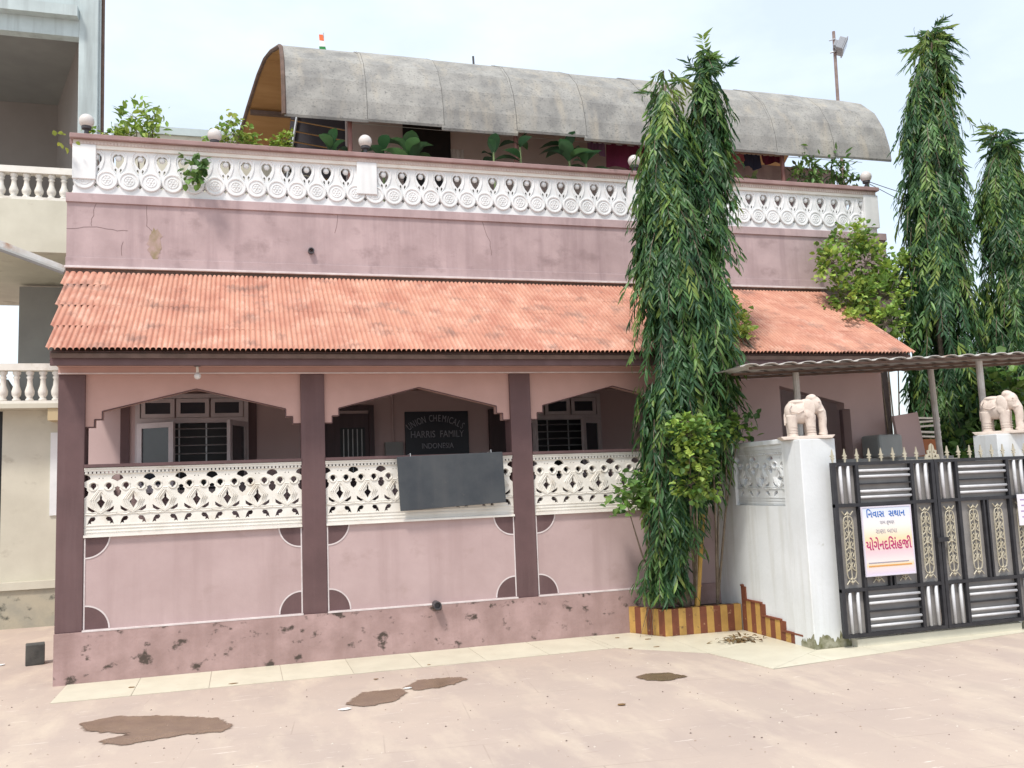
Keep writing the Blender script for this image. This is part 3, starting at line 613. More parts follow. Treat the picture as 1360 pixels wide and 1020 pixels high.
# ------------------------------------------------------------------ plants
class Leaves:
    def __init__(s): s.v = []; s.f = []; s.c = []
    def leaf(s, p, d, nrm, ln, wd_, col, fold=.25, curl=.2):
        d = d.normalized(); side = d.cross(nrm)
        if side.length < 1e-4: side = d.orthogonal()
        side.normalize(); nn = side.cross(d).normalized(); k = len(s.v)
        a = p+d*ln*.35; b2 = p+d*ln*.72-nn*ln*curl*.3; tip = p+d*ln-nn*ln*curl
        s.v += [p, a+side*wd_-nn*wd_*fold*-1, a, a-side*wd_+nn*wd_*fold, b2+side*wd_*.75+nn*wd_*fold, b2, b2-side*wd_*.75+nn*wd_*fold, tip]
        s.f += [(k, k+2, k+1), (k, k+3, k+2), (k+1, k+2, k+5, k+4), (k+2, k+3, k+6, k+5), (k+4, k+5, k+7), (k+5, k+6, k+7)]
        s.c += [col]*8
    def build(s, name, parent):
        me = bpy.data.meshes.new(name); me.from_pydata([tuple(p) for p in s.v], [], s.f); me.update(); me.materials.append(LEAFM)
        at = me.color_attributes.new('Col', 'FLOAT_COLOR', 'POINT')
        at.data.foreach_set('color', [x for c_ in s.c for x in (*c_, 1)])
        return link(name, me, parent)
def rv(rnd): 
    v = Vector((rnd.gauss(0, 1), rnd.gauss(0, 1), rnd.gauss(0, 1))); return v.normalized()
def vary(c_, rnd, a=.2):
    k = 1+rnd.uniform(-a, a); return (c_[0]*k*(1+rnd.uniform(-.12, .12)), c_[1]*k, c_[2]*k*(1+rnd.uniform(-.15, .15)))
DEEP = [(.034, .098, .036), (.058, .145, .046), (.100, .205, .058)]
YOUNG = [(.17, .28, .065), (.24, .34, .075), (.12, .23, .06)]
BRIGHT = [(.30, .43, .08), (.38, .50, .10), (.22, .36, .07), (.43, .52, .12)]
def blocked(p):
    if p.y > -.07 and p.z < 2.8 and p.x < XR: return True
    if p.y > YE-.04 and p.y < UY and XL < p.x < XR+.15 and 2.6 < p.z < ZE+(p.y-YE)*(ZT-ZE)/(YT-YE)+.05: return True
    if p.y > UY-.08 and p.z < 5.5 and p.x < UR+.05: return True
    if p.x > 4.88 and p.z < 1.96 and -2.0 < p.y < 0 and p.x < 5.5: return True
    return False
def ashoka(label, base, axes, seed, nspray, zlow, yshift=0.):
    """axes: list of (list of (z, cx, cy, r)) columns in world space"""
    rnd = random.Random(seed); T = thing('ashoka_tree', label, 'tree', base, 'tall weeping trees'); B = Vector(base); Lv = Leaves(); tw = MB()
    def samp(ax, z):
        for q, w_ in zip(ax[:-1], ax[1:]):
            if q[0] <= z <= w_[0]:
                t_ = (z-q[0])/(w_[0]-q[0]); return [q[i]+(w_[i]-q[i])*t_ for i in range(4)]
        return list(ax[-1] if z > ax[-1][0] else ax[0])
    for ax in axes:
        zt = ax[-1][0]; vol = sum((w_[0]-q[0])*(q[3]+w_[3]) for q, w_ in zip(ax[:-1], ax[1:])); ns = int(nspray*vol)
        tr = [(x-B.x, y-B.y, z-B.z-(.18 if z == zt else 0)) for z, x, y, r in ax]; tr = [(0, 0, 0)]+tr
        MB().tube(tr, [.055]+[max(.012, .05*(1-(z-ax[0][0])/(zt-ax[0][0]))) for z, *_ in ax], 7).build('trunk', BARK, T)
        boughs = []
        while len(boughs) < ns//9:
            z = ax[0][0]+(zt-ax[0][0])*rnd.random(); r = samp(ax, z)[3]
            if rnd.random() < r/.36+.25: boughs.append((z, rnd.uniform(0, 2*math.pi), rnd.uniform(.72, 1.22), rnd.random()))
        for i in range(ns):
            bz, ba, bs, bc = boughs[i % len(boughs)]
            z = min(zt, max(ax[0][0], bz+rnd.gauss(0, .13))); _, cx, cy, r = samp(ax, z)
            a = ba+rnd.gauss(0, .30); rr = r*bs*(rnd.uniform(.3, 1)**.5)
            if rnd.random() < .05: rr *= 1.22
            o = Vector((cx+rr*math.cos(a), cy+rr*math.sin(a)*.95, z)); outw = Vector((math.cos(a), math.sin(a), 0))
            ln = rnd.uniform(.24, .5); tilt = rnd.uniform(.05, .6)*(rr/max(r, .05)); d = (outw*tilt+Vector((rnd.uniform(-.25, .25), rnd.uniform(-.25, .25), -1))).normalized()
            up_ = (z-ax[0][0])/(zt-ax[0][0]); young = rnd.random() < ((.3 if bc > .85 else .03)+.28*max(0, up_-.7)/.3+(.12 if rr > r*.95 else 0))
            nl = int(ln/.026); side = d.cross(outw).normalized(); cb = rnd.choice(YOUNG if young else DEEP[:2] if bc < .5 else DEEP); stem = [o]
            if z > zt-.3: d = (outw*.35+Vector((0, 0, rnd.uniform(-1., .35)))).normalized(); ln *= .7
            for k in range(nl):
                f = k/nl; p = o+d*ln*f+Vector((0, 0, -.10*f*f)); 
                if blocked(p) or p.z < .42: continue
                sg = 1 if k % 2 else -1
                ld = (d*.8+side*sg*rnd.uniform(.35, .75)+outw*rnd.uniform(-.05, .35)+Vector((0, 0, -.35))+rv(rnd)*.15)
                tipy = rnd.random() < .25*f
                if blocked(p+ld.normalized()*.15): continue
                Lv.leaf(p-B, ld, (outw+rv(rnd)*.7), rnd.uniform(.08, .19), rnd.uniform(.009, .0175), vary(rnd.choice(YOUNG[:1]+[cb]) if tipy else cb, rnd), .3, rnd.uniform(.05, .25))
            if i % 3 == 0 and not blocked(o) and not blocked(o+d*ln): tw.tube([o-B, o+d*ln*.5-B, o+d*ln-B+Vector((0, 0, -.1))], [.006, .004, .002], 3)
    tw.build('twig', BARK, T); c_ = Lv.build('crown', T); return T
def axis_from_pix(pts, y):
    return [(onY(u, v, y).z, onY(u, v, y).x, y+dy, r) for u, v, r, dy in pts]
ty = -.52
ashoka('tall weeping tree growing from the striped planter, forked into two tops', (4.42, -.26, .27), [
    axis_from_pix([(892, 785, 0.069, .2), (890, 720, 0.117, .1), (887, 640, 0.147, 0), (893, 540, 0.252, 0), (890, 460, 0.340, -.02), (893, 380, 0.311, -.02), (885, 280, 0.252, 0), (882, 200, 0.192, 0), (882, 130, 0.111, 0), (883, 92, 0.037, 0)], ty),
    axis_from_pix([(897, 700, 0.088, .1), (915, 600, 0.147, 0), (925, 500, 0.311, 0), (928, 400, 0.281, 0), (930, 300, 0.222, 0), (934, 200, 0.185, 0), (937, 120, 0.126, 0), (937, 66, 0.037, 0)], ty)], 21, 560, .3)
ashoka('tall weeping tree standing past the end of the tiled roof, taller than its neighbour', (onZ(1262, 790, 0).x+1.3, .55, 0), [
    axis_from_pix([(1262, 700, 0.190, 0), (1262, 620, 0.319, 0), (1255, 520, 0.380, 0), (1245, 420, 0.380, 0), (1240, 320, 0.350, 0), (1236, 220, 0.327, 0), (1235, 140, 0.274, 0), (1236, 90, 0.182, 0), (1236, 40, 0.046, 0)], .55)], 33, 560, .3)
ashoka('weeping tree beside the gate pillar with the rounder elephant, shorter than its neighbour', (onY(1345, 700, .7).x, .7, 0), [
    axis_from_pix([(1350, 680, 0.228, 0), (1352, 600, 0.342, 0), (1350, 500, 0.426, 0), (1345, 420, 0.418, 0), (1340, 340, 0.350, 0), (1334, 270, 0.274, 0), (1330, 220, 0.182, 0), (1329, 172, 0.046, 0)], .7)], 47, 560, .3)
def bush(label, blobs, base, seed, cols, leaf_=(.05, .09), dens=900, name='shrub', cat='shrub', group=None, ratio=.38, up_=.3, stem=True):
    """blobs: (center Vector, (rx,ry,rz))"""
    rnd = random.Random(seed); T = thing(name, label, cat, base, group); B = Vector(base); Lv = Leaves(); tw = MB()
    for c_, R in blobs:
        nn = int(dens*(R[0]*R[2])**.5*2)
        if stem: tw.tube([Vector((0, 0, 0)), (c_-B)*.55+Vector((rnd.uniform(-.05, .05), 0, -.02)), c_-B], [.014, .01, .004], 5)
        for k in range(max(3, nn//14)):
            d0 = rv(rnd); e = c_+Vector((d0.x*R[0], d0.y*R[1], d0.z*R[2]))*rnd.uniform(.5, 1.1)
            cb = rnd.choice(cols); dr = (e-c_).normalized()+Vector((0, 0, up_))
            if stem and not blocked(e): tw.tube([c_-B, e-B], [.004, .0015], 3)
            for q in range(14):
                p = e+rv(rnd)*rnd.uniform(0, leaf_[1]*1.6)
                if blocked(p): continue
                l_ = rnd.uniform(*leaf_); Lv.leaf(p-B, dr.normalized()+rv(rnd)*.8+Vector((0, 0, -.2)), Vector((0, 0, 1))+rv(rnd)*.7, l_, l_*ratio, vary(cb, rnd, .25), .25, rnd.uniform(0, .3))
    if tw.v: tw.build('stem', BARK, T)
    Lv.build('foliage', T); return T
def bl(u, v, y, rx, rz, ry=None): return (onY(u, v, y), (rx, ry or rx*.8, rz))
MID = [(.09, .18, .05), (.12, .23, .06), (.16, .28, .06)]
# creeper growing on the lean-to roof
bush('bright green climbing shrub spilling over the tiled roof end', [bl(1125, 320, .75, .28, .2), bl(1105, 350, .7, .22, .2), bl(1150, 350, .7, .3, .28), bl(1170, 390, .6, .33, .3), bl(1130, 395, .6, .33, .22), bl(1175, 430, .4, .28, .2), bl(1120, 425, .4, .24, .08), bl(1190, 360, .7, .25, .28)], (7.9, .6, 0), 5, BRIGHT[:3]+MID[2:], (.05, .09), 760)
bush('light green bush growing behind the weeping tree on the tile edge', [bl(972, 425, -.1, .16, .17), bl(985, 445, -.25, .13, .08), bl(965, 400, .1, .1, .14)], (5.35, -.35, 2.95), 6, BRIGHT, (.05, .09), 560, up_=.6)
bush('round-leaved lime green plant climbing in front of the weeping tree trunk', [bl(915, 578, -1.05, .24, .12), bl(915, 605, -1.05, .2, .16), bl(925, 640, -.98, .18, .2), bl(912, 560, -1.05, .14, .06)], (4.5, -.3, .24), 7, BRIGHT[:3]+MID, (.05, .075), 800, ratio=.48)
bush('thin leafy creeper reaching over the white wall top', [bl(960, 580, -.75, .17, .09), bl(982, 565, -.75, .11, .12), bl(945, 560, -.9, .1, .1), bl(965, 552, -.8, .14, .05)], (4.75, -.3, .24), 8, BRIGHT[1:3]+MID, (.05, .085), 420, ratio=.45)
bush('small dark leafy creeper against the lattice railing by the tree', [bl(846, 655, -.5, .16, .1), bl(832, 668, -.5, .12, .07), bl(860, 672, -.5, .1, .1)], (4.2, -.25, .24), 9, MID, (.06, .1), 420, ratio=.45)
# terrace plants
PY = UY+.45
bush('small leafy sapling with rounded crown on the terrace near the corner lamp', [bl(180, 156, PY, .17, .09), bl(198, 176, PY, .12, .06), bl(178, 178, PY, .07, .05), bl(203, 156, PY, .10, .08)], (onY(190, 190, PY).x, PY, 4.45), 10, BRIGHT[:3], (.06, .12), 330, ratio=.24)
bush('low pale green plant row behind the corner of the balustrade', [bl(140, 176, PY, .18, .05), bl(152, 178, PY, .1, .05)], (onY(145, 190, PY).x, PY, 4.45), 11, BRIGHT, (.04, .07), 500)
bush('airy leafy bush around the half hidden globe lamp', [bl(310, 178, PY, .22, .12), bl(285, 185, PY, .14, .1), bl(325, 188, PY, .13, .08), bl(300, 165, PY, .16, .06)], (onY(305, 190, PY).x, PY, 4.45), 12, BRIGHT, (.05, .08), 330)
bush('compact yellow green bush below the open end of the barrel roof', [bl(376, 186, PY, .1, .09), bl(372, 194, PY, .12, .06)], (onY(375, 195, PY).x, PY, 4.45), 13, [(.25, .36, .05), (.30, .40, .06)], (.03, .055), 800, ratio=.5)
bush('bushy dark plant on the terrace right of the red post', [bl(1075, 222, PY, .12, .2), bl(1070, 235, PY, .13, .1)], (onY(1075, 240, PY).x, PY, 4.45), 14, MID+[(.09, .10, .05)], (.08, .13), 420, ratio=.2)
bush('spiky leafed plant on the terrace beside the bushy dark one', [bl(1110, 228, PY, .2, .14), bl(1125, 238, PY, .14, .09)], (onY(1110, 240, PY).x, PY, 4.45), 15, MID, (.10, .17), 330, ratio=.16)
bush('drooping leafy spray hanging over the balustrade medallions', [bl(258, 226, UY-.07, .10, .08, .05), bl(250, 220, UY-.07, .06, .05, .04), bl(262, 232, UY-.07, .05, .07, .04)], (onY(258, 240, UY).x, UY-.05, 5.3), 16, MID+DEEP[2:], (.07, .11), 380, ratio=.45, up_=-.6, stem=False)
bush('yellow leaves poking out past the corner post', [bl(92, 197, UY-.05, .05, .1, .04)], (UL-.06, UY-.02, 5.2), 17, [(.42, .42, .05), (.30, .36, .06)], (.05, .08), 330, ratio=.45, stem=False)
bush('dark round bush at the foot of the trees', [bl(1300, 540, .3, .35, .4), bl(1330, 520, .2, .3, .35), bl(1290, 600, .3, .4, .4)], (onY(1310, 600, .3).x, .3, 0), 18, MID+BRIGHT[2:3], (.10, .17), 420, ratio=.4)
bush('low yellow-flushed bush behind the corner planter', [bl(860, 790, -.2, .05, .05)], (3.98, -.2, .28), 19, MID, (.05, .09), 330) if False else None
# broad leaved pot plants behind the coping
def broad(label, u, v, y, nleaf, size, seed, cols=((.035, .095, .04), (.06, .15, .06))):
    rnd = random.Random(seed); p = onY(u, v, y); T = thing('broad_leaf_plant', label, 'plant', (p.x, y, 4.4505), 'broad leaved pot plants on the terrace'); h = p.z-4.45
    MB().lathe([(.10, 0), (.15, .26), (.155, .28), (.13, .28), (.12, .25)], n=14).build('pot', mat('terracotta', (.34, .14, .08), (.28, .11, .06), .85, 8.), T)
    MB().tube([(0, 0, .25), (.01, 0, h*.6), (0, 0, h)], [.022, .018, .012], 7).build('stem', mat('green_stem', (.20, .26, .11), rough=.6), T)
    for k in range(nleaf):
        a = 2*math.pi*k/nleaf+rnd.uniform(-.4, .4); el = rnd.uniform(.35, 1.3); ln = size*rnd.uniform(.75, 1.15); d = Vector((math.cos(a)*math.cos(el), math.sin(a)*math.cos(el), math.sin(el)))
        side = d.cross(Vector((0, 0, 1))).normalized(); nn = side.cross(d); o = Vector((0, 0, h*rnd.uniform(.85, 1))); vs = []; wv = (.02, .14, .2, .19, .12, .0); m_ = len(wv)
        for i, w_ in enumerate(wv):
            f = i/(m_-1); q = o+d*ln*f-Vector((0, 0, 1))*ln*.45*f*f
            vs += [q-side*ln*w_*.9+nn*ln*w_*.3, q, q+side*ln*w_*.9+nn*ln*w_*.3]
        fs = []
        for i in range(m_-1):
            for j in (0, 1): fs.append((3*i+j, 3*i+j+1, 3*i+j+4, 3*i+j+3))
        me = bpy.data.meshes.new('leaf'); me.from_pydata([tuple(x) for x in vs], [], fs); me.update(); me.materials.append(LEAFM); me.polygons.foreach_set('use_smooth', [True]*len(me.polygons))
        at = me.color_attributes.new('Col', 'FLOAT_COLOR', 'POINT'); c_ = vary(rnd.choice(cols), rnd); at.data.foreach_set('color', [x for _ in vs for x in (*c_, 1)])
        link('leaf', me, T)
PB = UY+.5
broad('broad leaved plant in front of the first terrace wall post', 440, 193, PB, 7, .40, 1)
broad('broad leaved plant just past the globe lamp by the dull wall', 508, 196, PB, 5, .36, 2)
broad('large arching broad leaved plant under the dark terrace opening', 545, 200, PB, 10, .50, 3, ((.05, .12, .05), (.08, .18, .07)))
broad('sparse two-stemmed upright plant against the dull terrace wall', 655, 196, PB, 5, .42, 4)
broad('tall thin upright plant touching the barrel roof edge', 690, 188, PB, 5, .36, 5)
broad('dense dark broad leaved plant beside the violet cloth', 755, 196, PB, 13, .46, 6)
broad('wide drooping broad leaf plant below the violet cloth', 778, 212, PB, 6, .42, 7, ((.06, .15, .06), (.08, .19, .08)))
broad('small broad leaved plant left of the red post', 1000, 232, PB, 6, .26, 8, ((.10, .14, .05), (.16, .18, .06)))

# ------------------------------------------------------------------ small roof things
fl = thing('flag', 'small orange white and green flag on the barrel roof ridge', 'flag', (1.35, 2.95, vz0+1.44))
pf = onY(430, 70, 2.95); fl.location = (pf.x, 2.95, vz0+1.44)
MB().tube([(0, 0, 0), (0, 0, .32)], .008, 6).build('flag_pole', STEEL, fl)
for i, c_ in enumerate(((.03, .22, .06), (.75, .75, .75), (.75, .16, .06))):
    MB().add([(-.055, -.01, .03+i*.085), (.045-.02*i, -.02, .03+i*.085), (.02-.015*i, -.015, .03+(i+1)*.085), (-.06, -.01, .03+(i+1)*.085), (-.055, .0, .03+i*.085), (.045-.02*i, -.01, .03+i*.085), (.02-.015*i, -.005, .03+(i+1)*.085), (-.06, 0, .03+(i+1)*.085)], [(0, 1, 2, 3), (7, 6, 5, 4), (0, 4, 5, 1), (3, 2, 6, 7)]).build('flag_band', mat('flag%d' % i, c_), fl)
ap_ = onY(630, 75, 3.4); tp = thing('roof_rod', 'thin dark iron rod rising from the barrel roof', 'rod', (ap_.x, 3.4, vz0+1.30)); MB().tube([(0, 0, 0), (-.02, 0, ap_.z-vz0-1.30)], .016, 6).build('rod', LAMPB, tp)
FY = 4.6
p0, p1 = onY(1109, 150, FY), onY(1107, 42, FY); fp = thing('floodlight_pole', 'rusty pole carrying a tilted floodlight above the barrel roof', 'floodlight', (p0.x, FY, 4.4505))
MB().tube([(0, 0, 0), (p1.x-p0.x, 0, p1.z-4.45)], [.035, .028], 8).build('pole', mat('pole_rust', (.28, .21, .19), (.2, .14, .12), .7, 9.), fp)
fz = onY(1113, 65, FY).z-4.45
hd = MB(); M_ = Matrix.Translation((.16, -.10, fz)) @ Matrix.Rotation(1.0, 4, 'Z') @ Matrix.Rotation(.45, 4, 'X')
hd.box(-.17, .17, -.06, .06, -.11, .11, 0, M_); hd.box(-.19, .19, -.085, -.06, -.13, .13, 0, M_); hd.box(-.10, .10, .06, .12, -.06, .06, 0, M_)
o = hd.build('floodlight_head', mat('flood_grey', (.30, .31, .33), rough=.5, metal=.3), fp); bevel(o, .01)
MB().box(-.16, .16, -.092, -.0855, -.10, .10, 0, M_).build('floodlight_glass', mat('flood_glass', (.25, .27, .30), rough=.2), fp)
MB().tube([(0, 0, fz+.14), (.1, -.03, fz+.17), (.2, -.06, fz+.10)], .012, 6).build('floodlight_bracket', STEEL, fp)
MB().tube([(0, 0, fz-.1), (.08, -.05, fz-.08)], .014, 6).build('floodlight_bracket', STEEL, fp)

# ------------------------------------------------------------------ white compound wall, planter, gate
WX = 4.95; GY = -1.70
CW = thing('compound_wall', 'white plastered compound wall with a lattice panel beside the striped planter', 'wall')
zt = 1.87
box('wall', WALLW, CW, WX, WX+.16, -.47, -.03, -.2, zt); box('wall', WALLW, CW, WX, WX+.16, -1.40, -.471, -.2, 1.28)
box('wall', WALLW, CW, WX+.0, WX+.16, -1.40, -.471, 1.83, zt)
for i in range(3):
    o = link('lattice_cell', JM, CW, (WX+.06, -.63-.31*i, 1.285)); o.rotation_euler = (0, 0, -math.pi/2); o.scale = (.31/.2728, 1, .545/.602); o.data = JM
JW = JM.copy(); JW.materials.clear(); JW.materials.append(WALLW)
for ch in CW.children:
    if ch.name.startswith('lattice'): ch.data = JW
box('wall_coping', WALLW, CW, WX-.025, WX+.18, -1.40, -.03, zt+.001, zt+.05, .008)
def pillar(x, label):
    P_ = thing('gate_pillar', label, 'pillar', (x, -1.55, 0), 'gate pillars')
    box('pillar_shaft', WALLW, P_, -.02, .36, -.15, .16, -.2, 1.90, .008)
    mb = MB(); rnd = random.Random(int(x*10))
    top = [(.38-.41*k/24, max(.02, .10+.05*math.sin(k*.55+x)+rnd.uniform(-.045, .045))) for k in range(25)]
    mb.prism([(-.03, 0), (.38, 0)]+top, 'y', -.1545, -.149); top = [(.05-.2*k/14, max(.01, .04+.09*k/14+rnd.uniform(-.03, .03))) for k in range(15)]
    mb.prism([(-.1545, 0), (.05, 0)]+top, 'x', -.0245, -.019)
    mb.build('moss_stain', mat('moss', (.13, .13, .06), (.34, .33, .25), .95, 14., bump=.6), P_); return P_
pillar(WX+.0, 'white gate pillar at the end of the lattice wall, stained with moss'); pillar(7.22, 'white gate pillar behind the small paper notice')
# stepped striped dado
steps = [(-.03, -.52, .45), (-.52, -.85, .31), (-.85, -1.18, .19), (-1.18, -1.53, .09)]
DD = thing('striped_dado', 'stepped yellow and brown striped skirting along the white wall foot', 'skirting', (WX, 0, 0))
y = -.475; i = 0
while y > -1.53:
    zt_ = next(z for a, b2, z in steps if b2-1e-6 <= y <= a+1e-6); ye = max(y-.085, -1.53)
    box('stripe', YEL if i % 2 else BRN, DD, -.014, -.0005, ye, y, 0, zt_); y = ye; i += 1
mb = MB()
for a, b2, z in steps: mb.box(-.022, -.0005, b2, min(a, -.475), z+.001, z+.018)
mb.build('skirting_edge', BRN, DD)
# striped planter
PL = thing('planter', 'low masonry planter painted with yellow and brown stripes at the tree foot', 'planter')
fp_ = [(3.86, -.035), (4.07, -.44), (4.925, -.47)]; ph = .27
for (xa, ya), (xb, yb) in zip(fp_[:-1], fp_[1:]):
    ln = math.hypot(xb-xa, yb-ya); k = max(5, round(ln/.078)); nrm = Vector((yb-ya, -(xb-xa), 0)).normalized()
    for j in range(k):
        a = Vector((xa+(xb-xa)*j/k, ya+(yb-ya)*j/k, 0)); c_ = Vector((xa+(xb-xa)*(j+1)/k, ya+(yb-ya)*(j+1)/k, 0)); inn = -nrm*.07
        if nrm.y > 0: inn = -inn
        MB().prism([(a.x, a.y), (c_.x, c_.y), (c_.x+inn.x, c_.y+inn.y), (a.x+inn.x, a.y+inn.y)], 'z', 0, ph).build('stripe', (YEL, BRN)[j % 2], PL)
MB().prism([(3.93, -.035), (4.10, -.37), (4.92, -.40), (4.92, -.035)], 'z', 0, ph-.04).build('soil', SOIL, PL)
# bamboo pole in planter
q0, q1 = onY(925, 800, -.36), onY(936, 640, -.36); bpole = thing('bamboo_pole', 'yellow bamboo pole standing in the striped planter', 'pole', (q0.x, -.36, ph-.05))
MB().tube([(0, 0, 0), (q1.x-q0.x, 0, q1.z-ph+.05)], [.028, .024], 8).build('culm', mat('bamboo', (.55, .33, .07), (.45, .26, .06), .5, 8.), bpole)
for k in range(4): z = .25+k*.3; MB().lathe([(.029, -.008), (.032, 0), (.029, .008)], ((q1.x-q0.x)*z/(q1.z-ph), 0, z), 8).build('node', MATS['bamboo'], bpole)
# threshold and gate
TH = box('threshold', CREAMW, None, WX+.37, 7.19, GY-.09, GY+.12, -.1, .075, .006); tag(TH, 'low cream threshold step under the iron gate', 'step')
G = thing('gate', 'black iron double gate with silver bars, gold scrolls and spear finials', 'gate', (5.17, GY-.10, .095))
GW, GH = 2.27, 1.575; LW = GW/2
def gbar(x0, x1, z0, z1, m=BLACK, d=.02, name='gate_bar', y=0, par=None): return box(name, m, par or G, x0, x1, y-d, y+d, z0, z1)
def scroll_mesh():
    mb = MB(); h = .66; w = .05
    for s_ in (1, -1):
        mb.tube([(s_*w, 0, .10), (s_*w, 0, h-.10)], .006, 5)
        mb.tube([(s_*w, 0, h-.10), (s_*w*.8, 0, h-.06), (s_*w*.3, 0, h-.045), (0, 0, h-.06)], .006, 5); mb.tube([(s_*w, 0, .10), (s_*w*.8, 0, .06), (s_*w*.3, 0, .045), (0, 0, .06)], .006, 5)
        for k in range(5):
            z0 = .12+k*.095; mb.tube([(s_*w*.9, 0, z0), (s_*w*.3, 0, z0+.02), (s_*w*.1, 0, z0+.05), (s_*w*.4, 0, z0+.075), (s_*w*.75, 0, z0+.06), (s_*w*.6, 0, z0+.035)], .006, 5)
        mb.tube([(s_*w*1.2, 0, .0), (s_*w*.6, 0, .035), (0, 0, .01)], .006, 5); mb.tube([(s_*w*1.2, 0, h), (s_*w*.6, 0, h-.035), (0, 0, h-.01)], .006, 5)
    mb.tube([(0, 0, 0), (0, 0, h)], .005, 5)
    for z in (.02, h-.02, h*.5): mb.ball((0, 0, z), .013, 6, 4)
    return mb.mesh('scroll', GOLD)
SCR = scroll_mesh()
def spear_mesh():
    mb = MB(); vs, fs = shape([(-.006, 0), (.006, 0), (.008, .03), (.024, .034), (.008, .048), (.026, .062), (.012, .07), (0, .125), (-.012, .07), (-.026, .062), (-.008, .048), (-.024, .034), (-.008, .03)], [], .012); mb.add(vs, fs); return mb.mesh('spear_finial', GOLD)
SPM = spear_mesh()
zr = [0, .25*GH, .735*GH, GH]      # from top
ZT_ = GH; Z1 = GH*.75; Z2 = GH*.265
for lf in (0, 1):
    x0 = lf*LW+(.004 if lf else 0); x1 = x0+LW-.004; LF = link('gate_leaf', None, G)
    gb = lambda a, c_, z0, z1, m=BLACK, d=.02, name='gate_bar', y=0: gbar(a, c_, z0, z1, m, d, name, y, LF)
    fx = lambda f: x0+(x1-x0)*(f if lf == 0 else 1-f)
    for z in (0, Z2-.014, Z1-.014, GH-.03): gb(x0, x1, z, z+.03)
    for a in (x0, x1-.035): gb(a, a+.035, .0301, GH-.0301, d=.021)
    for f in (.235, .775):
        a = fx(f)
        gb(a-.016, a+.016, .0302, Z2-.0141, d=.019); gb(a-.016, a+.016, Z1+.0161, GH-.0301, d=.019); gb(a-.016, a+.016, Z2+.0161, Z1-.0141, d=.019)
    gb(x0+.036, x1-.036, .031, GH-.031, BACKS, .003, 'backing_sheet', .026)
    for (za, zb) in ((.035, Z2-.02), (Z1+.02, GH-.035)):
        for f in (.08, .155, .84, .92):
            a = fx(f); mb = MB(); mb.tube([(a, -.005, za), (a, -.005, zb)], .016, 8); mb.build('silver_bar', SILVER, LF, True)
        a, c_ = sorted((fx(.255), fx(.755)))
        for k, q in enumerate((.14, .30, .5, .70, .86)):
            z = za+(zb-za)*q
            if k == 2: gb(a, c_, z-.006, z+.006, d=.015)
            else: mb = MB(); mb.tube([(a, -.005, z), (c_, -.005, z)], .013, 8); mb.build('silver_bar', SILVER, LF, True)
    for f in (.12, .37, .63, .88):
        o = link('scroll', SCR, LF, (fx(f), -.002, (Z1+Z2)/2-.33+.0)); 
    for f in (.48, .52): a = fx(f); gb(a-.010, a+.010, Z2+.0161, Z1-.0141, d=.018)
    for k in range(8):
        f = .02+k*.118
        link('spear_finial', SPM, LF, (fx(f), 0, GH))
mb = MB()
for s_ in (1, -1):
    vs, fs = shape([(s_*.004, 0), (s_*.085, 0), (s_*.075, .045), (s_*.05, .05), (s_*.055, .085), (s_*.03, .09), (s_*.022, .13), (s_*.004, .15)], [[(s_*.02, .02), (s_*.05, .02), (s_*.035, .045)], [(s_*.015, .06), (s_*.035, .06), (s_*.02, .085)]], .012); mb.add([(x+LW, y, z+GH) for x, y, z in vs], fs)
mb.build('crest', GOLD, G)
box('latch', BLACK, G, LW-.05, LW+.07, -.045, -.022, .80, .84)
# posters on the gate
PAPER = bpy.data.materials.new('poster_print'); PAPER.use_nodes = True
t = PAPER.node_tree; n = t.nodes; b = n['Principled BSDF']; K = t.links.new
tcn = n.new('ShaderNodeTexCoord'); sp = n.new('ShaderNodeSeparateXYZ'); K(tcn.outputs['Generated'], sp.inputs[0]); crp = n.new('ShaderNodeValToRGB'); K(sp.outputs['Z'], crp.inputs[0])
els = crp.color_ramp.elements; els[0].position = 0; els[0].color = (.62, .55, .68, 1); els[1].position = 1; els[1].color = (.60, .66, .80, 1)
for q, c_ in ((.10, (.75, .62, .60)), (.14, (.78, .60, .38)), (.2, (.76, .68, .66)), (.34, (.72, .52, .56)), (.52, (.78, .62, .38)), (.72, (.78, .74, .70))):
    e = els.new(q); e.color = (*c_, 1)
K(crp.outputs[0], b.inputs['Base Color']); b.inputs['Roughness'].default_value = .5
PS = thing('poster', 'printed poster in blue and red Gujarati lettering tied to the gate', 'poster', (5.425, GY-.15, .635)); pw, phh = .53, .615
PS.rotation_euler = (0, 0, 0)
fr_m = mat('poster_edge', (.62, .58, .66), rough=.5)
box('sheet', PAPER, PS, 0, pw, -.004, .004, 0, phh)
fr(PS, -.008, pw+.008, -.008, phh+.008, .006, .012, .014, fr_m, 'poster_border')
BLU = mat('blue_ink', (.03, .13, .42), rough=.6); RED = mat('red_ink', (.42, .03, .14), rough=.6); GRY = mat('grey_ink', (.30, .28, .32), rough=.6); ORA = mat('orange_ink', (.62, .30, .08), rough=.6)
TY = -.0055
text('\u0abfનવાસ  સથાન', .084, BLU, PS, (pw*.48, TY, phh*.895), R90, ext=.0008, off=.0012)
text('રામ કૃષણ', .045, GRY, PS, (pw*.5, TY, phh*.77), R90, ext=.0008)
text('રાણા બાપા', .06, GRY, PS, (pw*.47, TY, phh*.64), R90, ext=.0008)
text('યોગેનદસિંહજી'.replace('સિં', '\u0abfસં'), .125, RED, PS, (pw*.5, TY, phh*.435), R90, sx=.76, ext=.0008, off=.0018)
mb = MB(); mb.box(.03, pw-.06, TY-.0005, -.0041, phh*.175, phh*.19); mb.build('printed_line', GRY, PS); mb = MB(); mb.box(.03, pw-.03, TY-.0005, -.0041, phh*.125, phh*.145); mb.build('printed_line', ORA, PS)
